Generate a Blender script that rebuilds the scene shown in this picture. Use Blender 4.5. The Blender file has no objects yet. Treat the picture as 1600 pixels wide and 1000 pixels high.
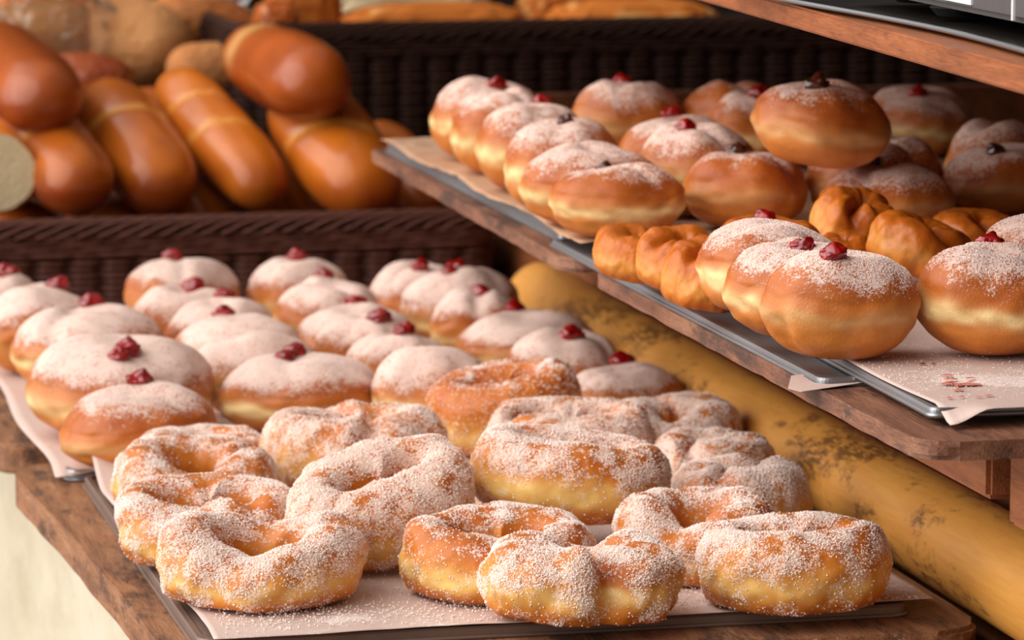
import bpy, bmesh, math, random
import numpy as np
from mathutils import Vector, Matrix, Euler

# ------------------------------------------------------------------ camera, sky, sun, exposure
scene = bpy.context.scene
COL = scene.collection
PITCH, YAW = math.radians(8.4144), math.radians(13.1517)
cam_data = bpy.data.cameras.new('camera')
cam = bpy.data.objects.new('camera', cam_data); COL.objects.link(cam)
cam.location = (0, 0, 0.563)
cam.rotation_euler = (math.radians(90) - PITCH, 0, -YAW)
cam_data.sensor_width = 36; cam_data.lens = 36 * 6287 / 1600
cam_data.clip_start = 0.05; cam_data.clip_end = 50
cam_data.dof.use_dof = True
cam_data.dof.focus_distance = 2.45
cam_data.dof.aperture_fstop = 14
scene.camera = cam

world = bpy.data.worlds.new('sky'); scene.world = world; world.use_nodes = True
nt = world.node_tree; nt.nodes.clear()
wo = nt.nodes.new('ShaderNodeOutputWorld'); bg = nt.nodes.new('ShaderNodeBackground')
tc = nt.nodes.new('ShaderNodeTexCoord'); sp = nt.nodes.new('ShaderNodeSeparateXYZ')
nt.links.new(tc.outputs['Generated'], sp.inputs[0])
# overcast street: brightest towards the open street side (west), dim below the horizon
mth = nt.nodes.new('ShaderNodeMath'); mth.operation = 'MULTIPLY_ADD'
nt.links.new(sp.outputs['X'], mth.inputs[0]); mth.inputs[1].default_value = -0.30; 
mz = nt.nodes.new('ShaderNodeMath'); mz.operation = 'MULTIPLY_ADD'
nt.links.new(sp.outputs['Z'], mz.inputs[0]); mz.inputs[1].default_value = 0.35; mz.inputs[2].default_value = 0.5
nt.links.new(mz.outputs[0], mth.inputs[2])
cr = nt.nodes.new('ShaderNodeValToRGB')
cr.color_ramp.elements[0].position = 0.15; cr.color_ramp.elements[0].color = (0.30, 0.24, 0.19, 1)
cr.color_ramp.elements[1].position = 1.0; cr.color_ramp.elements[1].color = (1.0, 0.97, 0.95, 1)
nt.links.new(mth.outputs[0], cr.inputs[0]); nt.links.new(cr.outputs[0], bg.inputs[0])
dt = nt.nodes.new('ShaderNodeVectorMath'); dt.operation = 'DOT_PRODUCT'; dt.inputs[1].default_value = Vector((-.80, .35, .48)).normalized()
nt.links.new(tc.outputs['Generated'], dt.inputs[0])
mr = nt.nodes.new('ShaderNodeMapRange'); mr.interpolation_type = 'SMOOTHSTEP'
for k_, v_ in (('From Min', .55), ('From Max', .92), ('To Min', .42), ('To Max', 2.6)): mr.inputs[k_].default_value = v_
nt.links.new(dt.outputs['Value'], mr.inputs['Value']); nt.links.new(mr.outputs[0], bg.inputs[1])
nt.links.new(bg.outputs[0], wo.inputs[0])

sun_data = bpy.data.lights.new('sun', 'SUN'); sun_data.energy = 3.1; sun_data.angle = math.radians(80)
sun_data.color = (1.0, 0.965, 0.93)
sun = bpy.data.objects.new('sun', sun_data); COL.objects.link(sun)
sun.rotation_euler = Vector((-0.80, -0.20, 0.48)).to_track_quat('Z', 'Y').to_euler()

scene.view_settings.view_transform = 'Standard'; scene.view_settings.look = 'None'
scene.view_settings.gamma = 1; scene.view_settings.use_curve_mapping = False
scene.view_settings.exposure = -0.04

# ------------------------------------------------------------------ helpers
random.seed(4)
def srgb(r, g, b):
    f = lambda c: ((c/255+.055)/1.055)**2.4 if c/255 > .04045 else c/255/12.92
    return (f(r), f(g), f(b), 1)

def tag(o, label=None, cat=None, group=None, kind=None):
    if label: o['label'] = label
    if cat: o['category'] = cat
    if group: o['group'] = group
    if kind: o['kind'] = kind
    return o
def empty(name, loc, label, cat, group=None, rz=0):
    o = bpy.data.objects.new(name, None); COL.objects.link(o)
    o.location = loc; o.rotation_euler = (0, 0, rz); o.empty_display_size = .02
    return tag(o, label, cat, group)
def mesh_obj(name, verts, faces, mat, parent=None, loc=(0, 0, 0), smooth=True, attrs=None, rot=None):
    me = bpy.data.meshes.new(name)
    verts = np.asarray(verts, np.float32)
    if isinstance(faces, np.ndarray):
        k = faces.shape[1]; n = len(faces)
        me.vertices.add(len(verts)); me.vertices.foreach_set('co', verts.ravel())
        me.loops.add(n*k); me.loops.foreach_set('vertex_index', faces.astype(np.int32).ravel())
        me.polygons.add(n); me.polygons.foreach_set('loop_start', np.arange(0, n*k, k, dtype=np.int32))
        me.polygons.foreach_set('loop_total', np.full(n, k, np.int32))
        me.update(calc_edges=True); me.validate()
    else:
        me.from_pydata([tuple(map(float, v)) for v in verts], [], faces)
    me.polygons.foreach_set('use_smooth', np.full(len(me.polygons), smooth))
    if attrs:
        for k_, a in attrs.items():
            at_ = me.attributes.new(k_, 'FLOAT', 'POINT'); at_.data.foreach_set('value', np.asarray(a, np.float32))
    me.materials.append(mat); me.update()
    o = bpy.data.objects.new(name, me); COL.objects.link(o); o.location = loc
    if rot: o.rotation_euler = rot
    if parent: o.parent = parent
    return o
def bm_obj(name, bm, mat, parent=None, loc=(0, 0, 0), smooth=False, rot=None):
    bmesh.ops.recalc_face_normals(bm, faces=bm.faces)
    me = bpy.data.meshes.new(name); bm.to_mesh(me); bm.free()
    me.polygons.foreach_set('use_smooth', np.full(len(me.polygons), smooth))
    me.materials.append(mat)
    o = bpy.data.objects.new(name, me); COL.objects.link(o); o.location = loc
    if rot: o.rotation_euler = rot
    if parent: o.parent = parent
    return o

# vectorised gradient noise
_rs = np.random.RandomState(7); _perm = _rs.permutation(256); _perm = np.concatenate([_perm, _perm, _perm])
_g = _rs.normal(size=(256, 3)); _g /= np.linalg.norm(_g, axis=1)[:, None]
def noise(p):
    p = np.asarray(p, float); i = np.floor(p).astype(int); f = p-i; i = i & 255
    u = f*f*f*(f*(f*6-15)+10); r = 0
    for dx in (0, 1):
        for dy in (0, 1):
            for dz in (0, 1):
                h = _perm[_perm[_perm[(i[:, 0]+dx) & 255]+((i[:, 1]+dy) & 255)]+((i[:, 2]+dz) & 255)]
                d = f-np.array([dx, dy, dz]); g = (_g[h]*d).sum(1)
                w = (u[:, 0] if dx else 1-u[:, 0])*(u[:, 1] if dy else 1-u[:, 1])*(u[:, 2] if dz else 1-u[:, 2])
                r = r+g*w
    return r*1.6
def fbm(p, o=3):
    r = 0; a = 1
    for k in range(o): r = r+a*noise(p*(2**k)+k*17.3); a *= .5
    return r
def sstep(a, b, x):
    t = np.clip((x-a)/(b-a), 0, 1); return t*t*(3-2*t)

_bm = bmesh.new(); bmesh.ops.create_icosphere(_bm, subdivisions=6, radius=1)
ICO_V = np.array([v.co[:] for v in _bm.verts]); ICO_F = np.array([[v.index for v in f.verts] for f in _bm.faces]); _bm.free()
_bm = bmesh.new(); bmesh.ops.create_icosphere(_bm, subdivisions=4, radius=1)
ICS_V = np.array([v.co[:] for v in _bm.verts]); ICS_F = np.array([[v.index for v in f.verts] for f in _bm.faces]); _bm.free()

# ------------------------------------------------------------------ materials
def new_mat(name):
    m = bpy.data.materials.new(name); m.use_nodes = True
    nt = m.node_tree; b = nt.nodes['Principled BSDF']; return m, nt, b
def N(nt, t, **kw):
    n = nt.nodes.new(t)
    for k, v in kw.items():
        if k in n.inputs.keys(): n.inputs[k].default_value = v
        else: setattr(n, k, v)
    return n
def L(nt, a, b): nt.links.new(a, b)
def mixc(nt, fac, a, b, blend='MIX'):
    n = nt.nodes.new('ShaderNodeMix'); n.data_type = 'RGBA'; n.blend_type = blend
    for s, v in ((0, fac), (6, a), (7, b)):
        if hasattr(v, 'links'): nt.links.new(v, n.inputs[s])
        else: n.inputs[s].default_value = v
    return n.outputs[2]
def ramp(nt, src, stops):
    r = nt.nodes.new('ShaderNodeValToRGB'); e = r.color_ramp.elements
    while len(e) < len(stops): e.new(.5)
    for i, (p, c) in enumerate(stops):
        e[i].position = p; e[i].color = c if hasattr(c, '__len__') else (c, c, c, 1)
    if src is not None: nt.links.new(src, r.inputs[0])
    return r.outputs[0]
def math_(nt, op, a, b=None, c=None, clamp=False):
    n = nt.nodes.new('ShaderNodeMath'); n.operation = op; n.use_clamp = clamp
    for i, v in enumerate((a, b, c)):
        if v is None: continue
        if hasattr(v, 'links'): nt.links.new(v, n.inputs[i])
        else: n.inputs[i].default_value = v
    return n.outputs[0]
def objcoord(nt, scale=(1, 1, 1), rnd=False):
    t = nt.nodes.new('ShaderNodeTexCoord'); m = nt.nodes.new('ShaderNodeMapping'); m.inputs['Scale'].default_value = scale
    L(nt, t.outputs['Object'], m.inputs[0])
    if rnd:
        oi = nt.nodes.new('ShaderNodeObjectInfo'); v = nt.nodes.new('ShaderNodeVectorMath'); v.operation = 'ADD'
        s = nt.nodes.new('ShaderNodeMath'); s.operation = 'MULTIPLY'; s.inputs[1].default_value = 37.
        L(nt, oi.outputs['Random'], s.inputs[0]); L(nt, m.outputs[0], v.inputs[0]); L(nt, s.outputs[0], v.inputs[1])
        return v.outputs[0]
    return m.outputs[0]
def noise_t(nt, vec, scale, detail=3, rough=.55):
    n = N(nt, 'ShaderNodeTexNoise', Scale=scale, Detail=detail, Roughness=rough); L(nt, vec, n.inputs['Vector']); return n.outputs[0]
def bump(nt, b, h, strength, dist):
    n = N(nt, 'ShaderNodeBump', Strength=strength, Distance=dist); L(nt, h, n.inputs['Height']); L(nt, n.outputs[0], b.inputs['Normal']); return n
def attr(nt, name):
    a = nt.nodes.new('ShaderNodeAttribute'); a.attribute_name = name; return a.outputs['Fac']

def dough_mat(name, brown, gold, pale, sugar_col, mode, rough=.42):
    m, nt, b = new_mat(name)
    v = objcoord(nt, rnd=True)
    n1 = noise_t(nt, v, 45, 4); n2 = noise_t(nt, v, 260, 3)
    br = attr(nt, 'brown'); pl = attr(nt, 'pale'); du = attr(nt, 'dust')
    f = math_(nt, 'ADD', br, math_(nt, 'MULTIPLY', math_(nt, 'SUBTRACT', n1, .5), .9), clamp=True)
    base = mixc(nt, f, gold, brown)
    base = mixc(nt, math_(nt, 'MULTIPLY', ramp(nt, n2, [(.45, 0), (.75, 1)]), .25), base, brown)
    pf = math_(nt, 'MULTIPLY', pl, math_(nt, 'ADD', .55, n1), clamp=True)
    base = mixc(nt, pf, base, pale)
    if mode == 'powder':
        n3 = noise_t(nt, v, 560, 2, .7); n4 = noise_t(nt, v, 120, 3)
        s = math_(nt, 'ADD', math_(nt, 'MULTIPLY', math_(nt, 'SUBTRACT', n3, .5), 1.9), math_(nt, 'MULTIPLY', math_(nt, 'SUBTRACT', n4, .5), .9))
        s = math_(nt, 'ADD', s, du)
        mask = ramp(nt, s, [(.34, 0), (.78, 1)])
        hb = math_(nt, 'ADD', math_(nt, 'MULTIPLY', mask, .6), math_(nt, 'MULTIPLY', n3, .5)); bs, bd = .5, .0012
        mk = math_(nt, 'MULTIPLY', mask, .84)
    elif mode == 'sugar':
        vo = N(nt, 'ShaderNodeTexVoronoi', Scale=1150); L(nt, v, vo.inputs['Vector'])
        cell = N(nt, 'ShaderNodeSeparateColor'); L(nt, vo.outputs['Color'], cell.inputs[0])
        n4 = noise_t(nt, v, 95, 5, .65)
        s = math_(nt, 'ADD', math_(nt, 'MULTIPLY', math_(nt, 'SUBTRACT', cell.outputs[0], .5), .9), math_(nt, 'MULTIPLY', math_(nt, 'SUBTRACT', n4, .5), 3.0))
        s = math_(nt, 'ADD', s, du)
        mask = ramp(nt, s, [(.38, 0), (.62, 1)])
        hb = math_(nt, 'MULTIPLY', mask, cell.outputs[1]); bs, bd = .7, .0011
        mk = math_(nt, 'MULTIPLY', mask, .72)
    else:
        mk = None; hb = n2; bs, bd = .35, .0012
    if mk is not None:
        base = mixc(nt, mk, base, sugar_col)
        r = math_(nt, 'ADD', rough, math_(nt, 'MULTIPLY', mk, .5 if mode == 'powder' else .15)); L(nt, r, b.inputs['Roughness'])
    else: b.inputs['Roughness'].default_value = rough
    L(nt, base, b.inputs['Base Color'])
    b.inputs['Specular IOR Level'].default_value = .35; b.inputs['Subsurface Weight'].default_value = .06; b.inputs['Subsurface Radius'].default_value = (1, .4, .15)
    b.inputs['Subsurface Scale'].default_value = .006
    bump(nt, b, hb, bs, bd)
    return m

M = {}
M['berliner'] = dough_mat('powdered_dough', srgb(170, 84, 28), srgb(214, 134, 56), srgb(240, 208, 146), srgb(236, 212, 200), 'powder')
M['ring'] = dough_mat('sugared_dough', srgb(178, 86, 20), srgb(222, 142, 48), srgb(242, 200, 116), srgb(248, 224, 208), 'sugar')
M['plain'] = dough_mat('fried_dough', srgb(176, 86, 20), srgb(216, 128, 38), srgb(236, 182, 98), srgb(240, 214, 200), 'none', .36)

def simple(name, col, rough=.5, metal=0, **kw):
    m, nt, b = new_mat(name); b.inputs['Base Color'].default_value = col; b.inputs['Roughness'].default_value = rough
    b.inputs['Metallic'].default_value = metal
    for k, v in kw.items(): b.inputs[k.replace('_', ' ')].default_value = v
    return m, nt, b
def jam(name, c1, c2, coat=.6):
    m, nt, b = simple(name, c1, .12); v = objcoord(nt, rnd=True); n = noise_t(nt, v, 170, 2)
    L(nt, mixc(nt, ramp(nt, n, [(.35, 0), (.7, 1)]), c1, c2), b.inputs['Base Color'])
    b.inputs['Coat Weight'].default_value = coat; b.inputs['Coat Roughness'].default_value = .06
    b.inputs['Specular IOR Level'].default_value = .4
    return m
M['jam'] = jam('cherry_jam', srgb(112, 3, 6), srgb(165, 14, 12))
M['choc'] = jam('chocolate_filling', srgb(58, 24, 14), srgb(84, 38, 22))
M['sugar'], nt, b = simple('sugar_grains', srgb(250, 234, 224), .25); b.inputs['Subsurface Weight'].default_value = .0
b.inputs['Specular IOR Level'].default_value = .8
M['powder'], nt, b = simple('sugar_powder', srgb(246, 230, 222), .9)

def crust(name, c1, c2, seam, rough=.22, scale=18):
    m, nt, b = new_mat(name); v = objcoord(nt, rnd=True); n1 = noise_t(nt, v, scale, 3); n2 = noise_t(nt, v, 300, 2)
    f = math_(nt, 'ADD', attr(nt, 'brown'), math_(nt, 'MULTIPLY', math_(nt, 'SUBTRACT', n1, .5), .8), clamp=True)
    L(nt, mixc(nt, attr(nt, 'pale'), mixc(nt, f, c1, c2), seam), b.inputs['Base Color'])
    b.inputs['Roughness'].default_value = rough; b.inputs['Coat Weight'].default_value = .5 if rough < .6 else 0; b.inputs['Coat Roughness'].default_value = .16; b.inputs['Specular IOR Level'].default_value = .2
    b.inputs['Subsurface Weight'].default_value = .06; b.inputs['Subsurface Scale'].default_value = .005
    bump(nt, b, math_(nt, 'ADD', n1, math_(nt, 'MULTIPLY', n2, .2)), .3, .003); return m
M['loaf'] = crust('glossy_crust', srgb(214, 118, 24), srgb(134, 52, 8), srgb(230, 164, 76), .5)
M['loaf_dark'] = crust('dark_crust', srgb(196, 96, 22), srgb(130, 54, 10), srgb(224, 172, 104), .5)
M['rustic'] = crust('floured_crust', srgb(206, 150, 96), srgb(176, 96, 42), srgb(226, 186, 146), .75, 26)
M['golden'] = crust('golden_crust', srgb(206, 122, 44), srgb(168, 86, 26), srgb(230, 190, 120), .7, 60)
M['crumb'], nt, b = simple('bread_crumb', srgb(226, 204, 160), .9)
v = objcoord(nt); n = noise_t(nt, v, 220, 4); L(nt, mixc(nt, n, srgb(206, 180, 130), srgb(240, 224, 186)), b.inputs['Base Color']); bump(nt, b, n, .6, .003)

def wood(name, cols, dark, scale=(14, 1.6, 14), rough=.6, stain=.5, bs=.35, speck=0):
    m, nt, b = new_mat(name); v = objcoord(nt, scale); v1 = objcoord(nt)
    n = noise_t(nt, v, 6, 6, .65); n2 = noise_t(nt, objcoord(nt, (1.6, .55, 1.6)), 16, 6, .75); n3 = noise_t(nt, v, 40, 3)
    c = ramp(nt, n, [(.25, cols[0]), (.5, cols[1]), (.75, cols[2])])
    c = mixc(nt, math_(nt, 'MULTIPLY', ramp(nt, n2, [(.50, 0), (.60, 1)]), stain), c, dark)
    c = mixc(nt, math_(nt, 'MULTIPLY', ramp(nt, n3, [(.5, 0), (.8, 1)]), .45), c, dark)
    if speck:
        n5 = noise_t(nt, v1, 420, 2); n6 = noise_t(nt, v1, 14, 3)
        c = mixc(nt, math_(nt, 'MULTIPLY', math_(nt, 'MULTIPLY', ramp(nt, n5, [(.62, 0), (.70, 1)]), ramp(nt, n6, [(.45, 0), (.7, 1)])), speck), c, srgb(225, 205, 185))
    L(nt, c, b.inputs['Base Color']); b.inputs['Roughness'].default_value = rough
    bump(nt, b, math_(nt, 'ADD', n, n3), bs, .002); return m
M['board'] = wood('worn_board_wood', (srgb(98, 62, 42), srgb(148, 100, 66), srgb(180, 130, 90)), srgb(48, 32, 26), speck=.7, stain=.75)
M['board_up'] = wood('weathered_board_wood', (srgb(84, 50, 34), srgb(128, 82, 58), srgb(160, 114, 84)), srgb(44, 32, 28), speck=.4, stain=.7)
M['shelf'] = wood('shelf_wood', (srgb(120, 66, 34), srgb(156, 88, 46), srgb(178, 108, 62)), srgb(84, 44, 24), stain=.4, rough=.5)
M['deck'] = wood('deck_wood', (srgb(96, 50, 22), srgb(126, 68, 32), srgb(146, 84, 42)), srgb(50, 26, 14), stain=.4)
M['darkwood'] = wood('dark_wood', (srgb(26, 15, 9), srgb(34, 20, 12), srgb(42, 26, 16)), srgb(14, 9, 6), stain=.4, rough=.8)

# ochre pole with scuffed brown wear
m, nt, b = new_mat('ochre_wood'); M['ochre'] = m
v = objcoord(nt, (90, 7, 90)); v1 = objcoord(nt)
g = noise_t(nt, v, 3, 4); n2 = noise_t(nt, objcoord(nt, (1, .55, 1)), 13, 6, .75); n3 = noise_t(nt, objcoord(nt, (40, 10, 40)), 7, 3); n4 = noise_t(nt, v1, 5, 3)
c = mixc(nt, g, srgb(202, 134, 54), srgb(230, 168, 80))
c = mixc(nt, math_(nt, 'MULTIPLY', ramp(nt, n4, [(.4, 0), (.7, 1)]), .5), c, srgb(190, 120, 46))
st = math_(nt, 'MULTIPLY', ramp(nt, n2, [(.50, 0), (.58, 1)]), ramp(nt, n3, [(.36, 0), (.54, 1)]))
c = mixc(nt, math_(nt, 'MULTIPLY', st, .8), c, srgb(84, 48, 20))
L(nt, c, b.inputs['Base Color']); b.inputs['Roughness'].default_value = .5; bump(nt, b, g, .25, .001)

# parchment paper
def paper(name, ca, cb, pw):
    m, nt, b = new_mat(name); v = objcoord(nt); n = noise_t(nt, v, 12, 4); n2 = noise_t(nt, v, 500, 2); n3 = noise_t(nt, v, 22, 5, .6)
    c = mixc(nt, n, ca, cb)
    s = math_(nt, 'ADD', math_(nt, 'MULTIPLY', math_(nt, 'SUBTRACT', n2, .5), 1.2), math_(nt, 'MULTIPLY', math_(nt, 'SUBTRACT', n3, .5), 2.2))
    s = math_(nt, 'ADD', s, attr(nt, 'dust'))
    c = mixc(nt, ramp(nt, s, [(.5, 0), (.75, pw)]), c, srgb(248, 234, 226))
    L(nt, c, b.inputs['Base Color']); b.inputs['Roughness'].default_value = .6
    bump(nt, b, math_(nt, 'ADD', n3, math_(nt, 'MULTIPLY', n2, .1)), .35, .004); return m
M['paper'] = paper('parchment', srgb(198, 172, 160), srgb(214, 190, 180), .8)
M['paper_brown'] = paper('greasy_parchment', srgb(168, 122, 84), srgb(206, 168, 140), .6)
M['smear'], nt, b = simple('jam_stain', srgb(206, 122, 108), .5)

def metal(name, c, rough, mt=.9):
    m, nt, b = simple(name, c, rough, mt); v = objcoord(nt); n = noise_t(nt, v, 30, 5, .7)
    L(nt, mixc(nt, n, c, tuple(x*.6 for x in c[:3])+(1,)), b.inputs['Base Color'])
    L(nt, math_(nt, 'ADD', rough-.1, math_(nt, 'MULTIPLY', n, .25)), b.inputs['Roughness']); return m
M['tray'] = metal('galvanised_sheet', srgb(176, 178, 182), .38)
M['tray_worn'] = metal('worn_baking_sheet', srgb(140, 118, 106), .45, .5)
M['steel'] = metal('grey_steel', srgb(104, 96, 94), .5, .3)
M['darkmetal'] = metal('blackened_sheet', srgb(44, 38, 34), .3, .6)
M['rubber'], nt, b = simple('black_rubber', srgb(18, 18, 20), .5)
M['white'], nt, b = simple('white_sticker', srgb(225, 220, 220), .5)
M['dark'], nt, b = simple('dark_wall_paint', srgb(24, 14, 9), .9)
M['wicker'], nt, b = simple('brown_wicker', srgb(66, 38, 32), .6); b.inputs['Specular IOR Level'].default_value = .25
v = objcoord(nt); n = noise_t(nt, v, 90, 3); L(nt, mixc(nt, n, srgb(70, 39, 31), srgb(112, 70, 57)), b.inputs['Base Color'])
M['wicker_grey'], nt, b = simple('dark_wicker', srgb(44, 24, 19), .7); b.inputs['Specular IOR Level'].default_value = .2
v = objcoord(nt); n = noise_t(nt, v, 90, 3); L(nt, mixc(nt, n, srgb(42, 22, 14), srgb(64, 36, 24)), b.inputs['Base Color'])
# cream plaster
m, nt, b = new_mat('cream_plaster'); M['plaster'] = m
v = objcoord(nt, (1, .35, .8)); v1 = objcoord(nt, (1, .4, 1)); n = noise_t(nt, v, 4, 6, .7); n2 = noise_t(nt, v1, 12, 5, .65); n3 = noise_t(nt, v1, 120, 3)
c = mixc(nt, ramp(nt, n, [(.3, 0), (.7, 1)]), srgb(214, 206, 184), srgb(184, 173, 144))
c = mixc(nt, math_(nt, 'MULTIPLY', ramp(nt, n2, [(.5, 0), (.72, 1)]), .5), c, srgb(166, 155, 126))
L(nt, c, b.inputs['Base Color']); b.inputs['Roughness'].default_value = .75; bump(nt, b, math_(nt, 'ADD', n2, math_(nt, 'MULTIPLY', n3, .3)), .5, .006)
# thin clear film
m, nt, b = new_mat('clear_film'); M['film'] = m
for n_ in list(nt.nodes):
    if n_.type == 'BSDF_PRINCIPLED': nt.nodes.remove(n_)
out = [x for x in nt.nodes if x.type == 'OUTPUT_MATERIAL'][0]
tr = N(nt, 'ShaderNodeBsdfTransparent'); gl = N(nt, 'ShaderNodeBsdfGlossy', Roughness=.12); df = N(nt, 'ShaderNodeBsdfTranslucent')
df.inputs[0].default_value = srgb(235, 220, 215)
fr = N(nt, 'ShaderNodeFresnel', IOR=1.6); mx = N(nt, 'ShaderNodeMixShader'); mx2 = N(nt, 'ShaderNodeMixShader'); mx2.inputs[0].default_value = .10
L(nt, tr.outputs[0], mx2.inputs[1]); L(nt, df.outputs[0], mx2.inputs[2])
L(nt, fr.outputs[0], mx.inputs[0]); L(nt, mx2.outputs[0], mx.inputs[1]); L(nt, gl.outputs[0], mx.inputs[2]); L(nt, mx.outputs[0], out.inputs[0])

# ------------------------------------------------------------------ solid builders
def poly_smooth(pts, n=6, amt=.3):
    """rounds a polygon's corners (Chaikin)"""
    for _ in range(n):
        q = []
        for i, p in enumerate(pts):
            r = pts[(i+1) % len(pts)]
            q += [tuple(p[k]*(1-amt*.8)+r[k]*amt*.8 for k in (0, 1)), tuple(p[k]*amt*.8+r[k]*(1-amt*.8) for k in (0, 1))]
        pts = q; amt = .3
    return pts
def round_poly(pts, rad, seg=6):
    out = []; n = len(pts)
    for i in range(n):
        p = Vector(pts[i]); a = Vector(pts[i-1])-p; b = Vector(pts[(i+1) % n])-p
        r = rad[i] if hasattr(rad, '__len__') else rad
        if r <= 0: out.append(tuple(p)); continue
        r = min(r, a.length*.45, b.length*.45); A = p+a.normalized()*r; B = p+b.normalized()*r
        for k in range(seg+1):
            t = k/seg; q = A*(1-t)**2+p*2*t*(1-t)+B*t*t; out.append(tuple(q))
    return out
def densify(pts, step):
    out = []
    for i, p in enumerate(pts):
        q = pts[(i+1) % len(pts)]; d = math.dist(p, q); n = max(1, int(d/step))
        out += [(p[0]+(q[0]-p[0])*k/n, p[1]+(q[1]-p[1])*k/n) for k in range(n)]
    return out
def slab(name, pts, z0, z1, mat, parent=None, rough=.0, bev=.002, seed=0, origin=None):
    bm = bmesh.new(); rnd = random.Random(seed)
    if rough:
        pts = densify(pts, .02)
        P = np.array([(p[0]*22, p[1]*22, seed) for p in pts]); nz = noise(P); nz2 = noise(P*3+5)
        c = np.mean(pts, 0)
        pts = [(p[0]+(1 if p[0] < c[0] else -1)*rough*(nz[i]+.5*nz2[i]), p[1]+.3*rough*nz2[i]) for i, p in enumerate(pts)]
    o = origin or (np.mean([p[0] for p in pts]), np.mean([p[1] for p in pts]), z0)
    lo = [bm.verts.new((p[0]-o[0], p[1]-o[1], z0-o[2])) for p in pts]
    hi = [bm.verts.new((p[0]-o[0], p[1]-o[1], z1-o[2])) for p in pts]
    n = len(pts); bm.faces.new(lo[::-1]); top = bm.faces.new(hi)
    for i in range(n): bm.faces.new((lo[i], lo[(i+1) % n], hi[(i+1) % n], hi[i]))
    if bev:
        es = [e for e in bm.edges if abs(e.verts[0].co.z-e.verts[1].co.z) < 1e-6]
        bmesh.ops.bevel(bm, geom=es, offset=bev, segments=2, affect='EDGES')
    return bm_obj(name, bm, mat, parent, loc=o)
def box(name, lo, hi, mat, parent=None, bev=.0, rel=(0, 0, 0)):
    bm = bmesh.new(); bmesh.ops.create_cube(bm, size=1)
    c = [(a+b)/2 for a, b in zip(lo, hi)]; s = [b-a for a, b in zip(lo, hi)]
    for v_ in bm.verts: v_.co = Vector([v_.co[k]*s[k] for k in range(3)])
    if bev: bmesh.ops.bevel(bm, geom=list(bm.edges), offset=bev, segments=2, affect='EDGES')
    return bm_obj(name, bm, mat, parent, loc=[c[k]-rel[k] for k in range(3)])
def tubes(name, paths, rad, mat, parent=None, seg=6, loc=(0, 0, 0), flat=1.0):
    V = []; F = []
    for P in paths:
        P = np.asarray(P, float); T = np.gradient(P, axis=0); T /= np.linalg.norm(T, axis=1)[:, None]+1e-12
        up = np.array([0, 0, 1.]); A = np.cross(T, up); A /= np.linalg.norm(A, axis=1)[:, None]+1e-9; Bn = np.cross(A, T)
        b0 = len(V)
        for i in range(len(P)):
            for k in range(seg):
                t = 2*math.pi*k/seg; V.append(P[i]+A[i]*rad*flat*math.cos(t)+Bn[i]*rad*math.sin(t))
        for i in range(len(P)-1):
            for k in range(seg):
                F.append((b0+i*seg+k, b0+i*seg+(k+1) % seg, b0+(i+1)*seg+(k+1) % seg, b0+(i+1)*seg+k))
    return mesh_obj(name, np.array(V), np.array(F), mat, parent, loc=loc)

# ------------------------------------------------------------------ the setting
def struct(o): o['kind'] = 'structure'; return o
struct(box('wall_back', (-1.0, 5.6, -.9), (3.2, 5.7, 1.6), M['dark']))
struct(box('wall_right', (2.3, 1.2, -.9), (2.4, 5.6, 1.6), M['dark']))
struct(box('floor', (-2.5, .5, -.92), (3.2, 5.7, -.9), M['deck']))
# rendered masonry side of the counter, facing the street
struct(box('wall_left', (.375, 1.2, -.9), (.43, 5.4, -.0602), M['plaster']))
cn = box('serving_counter', (.37, 2.30, -.06), (2.28, 5.5, -.034), M['deck'], bev=.002)
tag(cn, 'long brown wooden counter top carrying all boards and baskets', 'counter')

# ------------------------------------------------------------------ boards under the lower trays
nb = slab('wooden_board', round_poly([(.349, 2.383), (.871, 2.383), (.868, 3.08), (.345, 3.105), (.320, 3.07), (.332, 2.87), (.343, 2.62)], [.01, .035, .01, .012, .02, 0, 0]), -.033, -.0092, M['board'], rough=.0009, bev=.003, seed=3)
tag(nb, 'worn brown wooden board under the front tray of sugared ring doughnuts', 'board', 'worn wooden boards under the trays')
fb = slab('wooden_board', round_poly([(.320, 3.185), (.862, 3.16), (.868, 3.86), (.29, 3.86)], [.03, .02, .01, .01]), -.033, -.0092, M['board'], rough=.0009, bev=.003, seed=9)
tag(fb, 'worn brown wooden board under the lower tray of powdered doughnuts', 'board', 'worn wooden boards under the trays')
br_ = slab('wooden_batten', [(.45, 2.318), (1.4, 2.318), (1.4, 2.376), (.45, 2.376)], -.0338, -.020, M['board'], bev=.002, seed=2)
tag(br_, 'dark wooden batten along the counter edge in front of the lowest board', 'batten')

# sheet-metal trays: a thin top with turned-down edges
def tray(name, x0, x1, y0, y1, z, depth, mat, label, group, rz=0, rad=.012):
    c = ((x0+x1)/2, (y0+y1)/2, z-depth)
    root = empty(name, c, label, 'tray', group, rz)
    pts = round_poly([(x0-c[0], y0-c[1]), (x1-c[0], y0-c[1]), (x1-c[0], y1-c[1]), (x0-c[0], y1-c[1])], rad)
    n = len(pts); bm = bmesh.new(); rings = []
    for (off, zz) in ((0, 0), (.0, depth-.0015), (-.0012, depth), (-.006, depth), (-.008, depth-.0015), (-.03, depth-.0015)):
        rg = []
        for p in pts:
            l = math.hypot(*p); rg.append(bm.verts.new((p[0]*(1+off/l*1.2), p[1]*(1+off/l*1.2), zz)))
        rings.append(rg)
    for a, b_ in zip(rings, rings[1:]):
        for i in range(n): bm.faces.new((a[i], a[(i+1) % n], b_[(i+1) % n], b_[i]))
    bm.faces.new(rings[-1])
    bm_obj('sheet', bm, mat, root)
    # rolled wire edge
    P = [(p[0]*1.001, p[1]*1.001, depth*.12) for p in pts]; P.append(P[0])
    tubes('rolled_edge', [P], .0016, mat, root, seg=6)
    return root
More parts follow.
